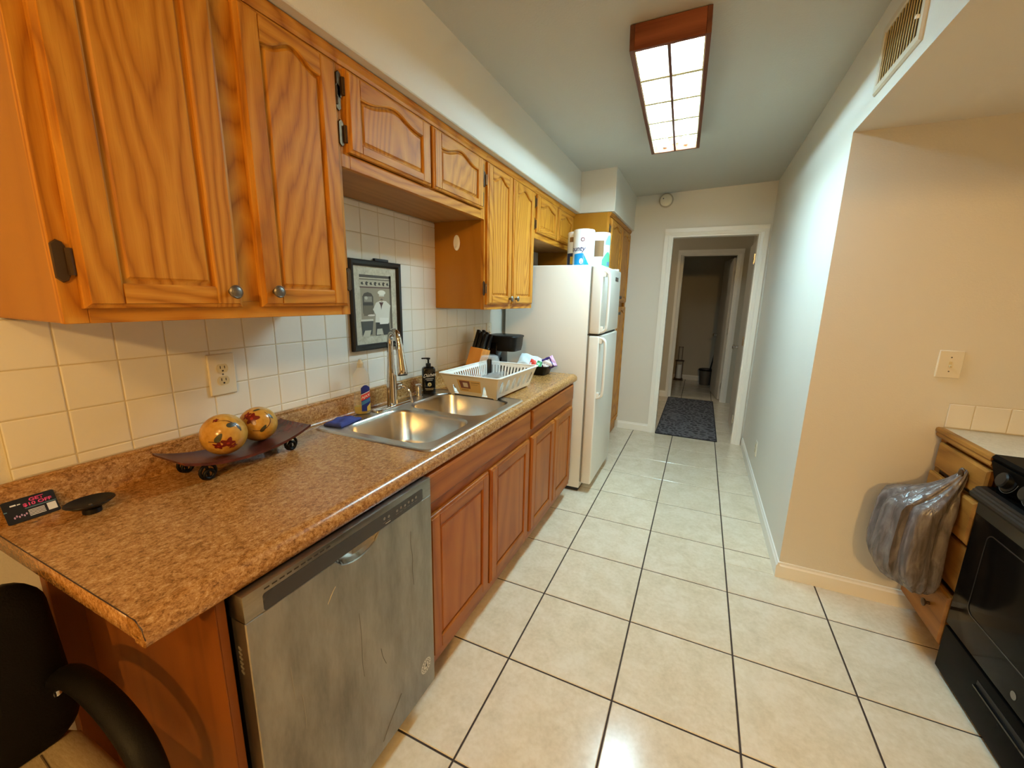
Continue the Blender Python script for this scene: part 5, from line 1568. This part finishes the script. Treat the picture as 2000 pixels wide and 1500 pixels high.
# oven door, broad ribbed handle, drawer
od = box('oven_door', SF, SF + 0.034, SY0_ + 0.003, SY1_ - 0.001, 0.222, 0.795, dark_door, sv, bev=0.004, seg=2)
box('door_trim', SF - 0.0015, SF + 0.001, SY0_ + 0.004, SY1_ - 0.003, 0.690, 0.745, mat_base('door_trim_dark', '211f17', 0.3), od)
p = rrect(SY0_ + 0.09, SY1_ - 0.09, 0.34, 0.655, 0.03, 5)
pi_ = offset_poly(p, [0.004] * len(p))
link_mesh('window_outline', shape2d([p, pi_], 0.0006, lambda u, v, d: (SF - 0.0004 + d, u, v)), mat_base('window_line', '15130f', 0.3), od)
hdl = extrude_profile('handle', [(SF + 0.002, 0.745), (SF - 0.030, 0.752), (SF - 0.036, 0.762), (SF - 0.036, 0.772), (SF - 0.030, 0.776), (SF - 0.030, 0.781), (SF - 0.024, 0.785), (SF - 0.024, 0.790), (SF - 0.016, 0.794), (SF + 0.002, 0.797)], SY0_ + 0.02, SY1_ - 0.012, black_pl, od)
sdw = box('storage_drawer', SF, SF + 0.034, SY0_ + 0.003, SY1_ - 0.001, 0.028, 0.212, stv, sv, bev=0.004, seg=2)
box('grip_slot', SF - 0.0012, SF + 0.002, 0.93, 1.235, 0.150, 0.176, black_mt, sdw)
extrude_profile('grip_lip', [(SF - 0.001, 0.148), (SF - 0.010, 0.150), (SF - 0.010, 0.156), (SF - 0.001, 0.158)], 0.93, 1.235, black_gl, sdw)
poly('maker_badge', circ(1.09, 0.262, 0.013, 0.013, 16), lambda u, v: (SF - 0.0006, u, v), mat_base('badge_grey', '6a655c', 0.4), od)

# bag hanging on the top drawer knob
bg = thing('plastic_trash_bag', (2.29, 1.64, 0.26), 'grey plastic trash bag hanging from the drawer knob beside the stove', 'bag')
bm = bmesh.new()
hook = Vector((2.372, 1.592, 0.795))
levels = [  # z, centre x, centre y, rx, ry
    (0.800, 2.370, 1.592, 0.010, 0.012), (0.778, 2.364, 1.594, 0.016, 0.018), (0.745, 2.352, 1.604, 0.028, 0.032), (0.71, 2.334, 1.618, 0.046, 0.056),
    (0.680, 2.318, 1.634, 0.066, 0.082), (0.652, 2.300, 1.652, 0.088, 0.114), (0.630, 2.286, 1.662, 0.102, 0.134), (0.600, 2.279, 1.666, 0.106, 0.140), (0.545, 2.276, 1.666, 0.107, 0.142), (0.49, 2.274, 1.664, 0.110, 0.145), (0.43, 2.272, 1.660, 0.113, 0.148), (0.375, 2.274, 1.654, 0.112, 0.147),
    (0.335, 2.280, 1.648, 0.105, 0.138), (0.300, 2.288, 1.642, 0.090, 0.118), (0.272, 2.296, 1.634, 0.066, 0.088), (0.256, 2.304, 1.628, 0.040, 0.055), (0.250, 2.308, 1.626, 0.010, 0.014)]
rnd = random.Random(4)
ph = [rnd.uniform(0, 6.28) for _ in range(12)]
seg = 72
rings = []
for li, (z, cx_, cy_, rx_, ry_) in enumerate(levels):
    ring = []
    for k in range(seg):
        a = 2 * math.pi * k / seg
        pl = 1 + 0.06 * math.sin(4 * a + ph[0]) + 0.055 * math.sin(7 * a + ph[1] + li * 0.12) + 0.04 * math.sin(13 * a + ph[2] - li * 0.1) + 0.025 * math.sin(19 * a + ph[4] + li * 0.2)
        sq = 1 / max(abs(math.cos(a)), abs(math.sin(a))) ** 0.35
        x_, y_ = cx_ + rx_ * pl * sq * math.cos(a), cy_ + ry_ * pl * sq * math.sin(a)
        lim = 2.373 if z > 0.72 else 2.360
        ring.append(bm.verts.new((min(x_, lim), min(max(y_, 1.475), YP - 0.022), z + 0.006 * math.sin(3 * a + ph[3] + li))))
    rings.append(ring)
for a, b in zip(rings, rings[1:]):
    for k in range(seg): bm.faces.new((a[k], a[(k + 1) % seg], b[(k + 1) % seg], b[k]))
bm.faces.new(rings[-1]); bm.faces.new(rings[0][::-1])
from_bm('bag', bm, bag_m, bg, 70)
tube('handle_loop', smooth_path([(2.366, 1.588, 0.795), (2.360, 1.592, 0.808), (2.358, 1.600, 0.80), (2.362, 1.597, 0.785)], 5), 0.005, bag_m, bg, seg=8)

# ------------------------------------------------------------------ rug, hall objects
rug_m = mat_base('rug_pattern', '4a4a4e', 0.95)
t = NT(rug_m)
vo = t.n('ShaderNodeTexVoronoi'); vo.feature = 'DISTANCE_TO_EDGE'
vo.inputs['Scale'].default_value = 17.0
t.l(t.coord((1.0, 1.0, 1.0)), vo.inputs['Vector'])
c1 = t.ramp(vo.outputs['Distance'], [(0.0, '6e6e74'), (0.12, '5a5a60'), (0.2, '2e2e32'), (0.6, '3a3a3e')])
t.l(c1, t.b.inputs['Base Color'])
t.bump(t.noise(t.coord(), 400, 2), 0.6, 0.003)
rug = thing('runner_rug', (1.345, 5.0, 0), 'dark grey patterned runner rug lying through the doorway', 'rug')
box('pile', 1.050, 1.648, 4.078, 5.985, 0.001, 0.009, rug_m, rug, bev=0.003, seg=1)
edge_m = mat_base('rug_binding', '26262a', 0.9)
tube('binding', [(1.047, 4.075, 0.006), (1.651, 4.075, 0.006), (1.651, 5.988, 0.006), (1.047, 5.988, 0.006)], 0.0055, edge_m, rug, seg=6, closed=True)

tp = thing('toilet_paper_stand', (1.10, 7.60, 0), 'slim metal toilet paper stand against the far room wall', 'stand')
mtl = mat_base('stand_metal', '6e5a4a', 0.4, 0.7)
for dx, dy in ((-0.055, -0.045), (0.055, -0.045), (-0.055, 0.045), (0.055, 0.045)):
    tube('post', [(1.10 + dx, 7.60 + dy, 0.02), (1.10 + dx, 7.60 + dy, 0.36)], 0.0045, mtl, tp, seg=8)
for z in (0.36, 0.03):
    tube('ring', [(1.10 + 0.072 * math.cos(2 * math.pi * k / 20), 7.60 + 0.06 * math.sin(2 * math.pi * k / 20), z) for k in range(20)], 0.0075, mtl, tp, seg=8, closed=True)
lathe('base', [(0.085, 0.0), (0.085, 0.010), (0.07, 0.016), (0.0, 0.016)], mtl, tp, loc=(1.10, 7.60, 0.0006), seg=20)
for dx in (-0.03, 0.03):
    tube('upright', [(1.10 + dx, 7.60, 0.36), (1.10 + dx, 7.60, 0.62)], 0.0045, mtl, tp, seg=8)
tube('roll_bar', [(1.06, 7.60, 0.61), (1.14, 7.60, 0.61)], 0.005, mtl, tp, seg=8)
lathe('stored_roll', [(0.02, 0.0), (0.048, 0.0), (0.048, 0.27), (0.02, 0.27)], paper_w, tp, loc=(1.10, 7.60, 0.02), seg=18)

tbn = thing('trash_bin', (1.56, 7.35, 0), 'grey plastic bin with a black brush handle behind the far open door', 'bin')
lathe('bin', [(0.085, 0.0), (0.11, 0.25), (0.118, 0.255), (0.118, 0.27), (0.104, 0.27), (0.08, 0.01), (0.0, 0.01)], mat_base('bin_grey', '55524c', 0.5), tbn, loc=(1.545, 7.35, 0.0006), seg=24, cap=False)
lathe('liner', [(0.112, 0.0), (0.121, 0.004), (0.121, 0.02), (0.112, 0.03)], black_pl, tbn, loc=(1.545, 7.35, 0.25), seg=24, cap=False)
tube('brush_handle', [(1.57, 7.36, 0.03), (1.655, 7.42, 0.56)], 0.011, black_pl, tbn, seg=8)

# ------------------------------------------------------------------ chair at the near end of the counter
chm = paint('black_vinyl', '0d0a08', 300, 0.25, 0.55, 0.0)
chm.node_tree.nodes['Principled BSDF'].inputs['Specular IOR Level'].default_value = 0.2
seat_m = speckle('ribbed_beige_fabric', [(0.35, 'a08e6c'), (0.5, 'b09e7c'), (0.65, 'bcab8a')], (1, 6, 1), 60, 300, 0.85, 0.3)
ch = thing('armchair', (0.42, -0.50, 0), 'black armchair with a beige seat beside the near end of the counter', 'chair')
CY0, CY1 = -0.715, -0.212
def back_pt(u, v):      # u across (y), v up the back (0..1) -> leaning back towards the wall
    return Vector((0.215 - 0.075 * v, u, 0.482 + 0.352 * v))
bm = bmesh.new()
p = rrect(CY0, CY1, 0, 1, 0.001, 1)
p = []
for cxx, cyy, a0 in ((CY1 - 0.06, 0.17, -90), (CY1 - 0.06, 0.83, 0), (CY0 + 0.06, 0.83, 90), (CY0 + 0.06, 0.17, 180)):
    for k in range(7):
        a = R(a0 + 15 * k)
        p.append((cxx + 0.06 * math.cos(a), cyy + 0.17 * math.sin(a)))
nb = Vector((0.352, 0, 0.075)).normalized()
def scale_p(pts, s): 
    cxm, cym = (CY0 + CY1) / 2, 0.5
    return [(cxm + (a - cxm) * s, cym + (b - cym) * s) for a, b in pts]
lay = [(scale_p(p, 0.95), -0.022), (p, -0.012), (p, 0.012), (scale_p(p, 0.96), 0.024), (scale_p(p, 0.85), 0.029), (scale_p(p, 0.5), 0.034)]
rings = [[bm.verts.new(back_pt(a, b) + nb * d) for a, b in q] for q, d in lay]
for a, b in zip(rings, rings[1:]):
    for i in range(len(a)): bm.faces.new((a[i], a[(i + 1) % len(a)], b[(i + 1) % len(a)], b[i]))
bm.faces.new(rings[0][::-1]); bm.faces.new(rings[-1])
from_bm('backrest', bm, chm, ch, 60)
bm = bmesh.new()
ps = rrect(0.18, 0.66, CY0 + 0.012, CY1 - 0.008, 0.05, 6)
bm_layers(bm, [(offset_poly(ps, [0.01] * len(ps)), 0.385), (ps, 0.395), (ps, 0.465), (offset_poly(ps, [0.012] * len(ps)), 0.482), (offset_poly(ps, [0.05] * len(ps)), 0.489)], lambda u, v, d: (u, v, d))
st = from_bm('seat', bm, seat_m, ch, 50)
tube('seam', smooth_path([(0.24, CY1 - 0.075, 0.4895), (0.42, CY1 - 0.085, 0.4895), (0.60, CY1 - 0.08, 0.4895)], 4), 0.0016, mat_base('seam_dark', '5a4a34', 0.8), st, seg=6)
for yy in (CY1 - 0.018, CY0 + 0.018):
    s = 1 if yy > -0.5 else -1
    pth = smooth_path([(0.195, yy, 0.590), (0.235, yy, 0.628), (0.30, yy, 0.650), (0.38, yy, 0.656), (0.455, yy, 0.642), (0.520, yy, 0.605), (0.550, yy, 0.550), (0.548, yy, 0.485), (0.53, yy, 0.42)], 6)
    tube('armrest', pth, 0.024, chm, ch, seg=12, flat=(0.8, 1.05))
    lathe('arm_bolt', [(0.010, 0.0), (0.010, 0.006), (0.0, 0.008)], chrome, ch, loc=(0.214, yy - 0.012 * s, 0.59), rot=(0, R(70), 0), seg=12)
for (lx, ly) in ((0.235, CY1 - 0.05), (0.235, CY0 + 0.05), (0.62, CY1 - 0.05), (0.62, CY0 + 0.05)):
    tube('leg', [(lx, ly, 0.39), (lx + (0.03 if lx > 0.4 else -0.03), ly + (0.012 if ly > -0.5 else -0.012), 0.002)], 0.014, black_mt, ch, seg=10)
for yy in (CY1 - 0.10, CY0 + 0.10):
    tube('back_support', smooth_path([(0.24, yy, 0.385), (0.205, yy, 0.43), (0.19, yy, 0.52)], 5), 0.011, black_mt, ch, seg=8)
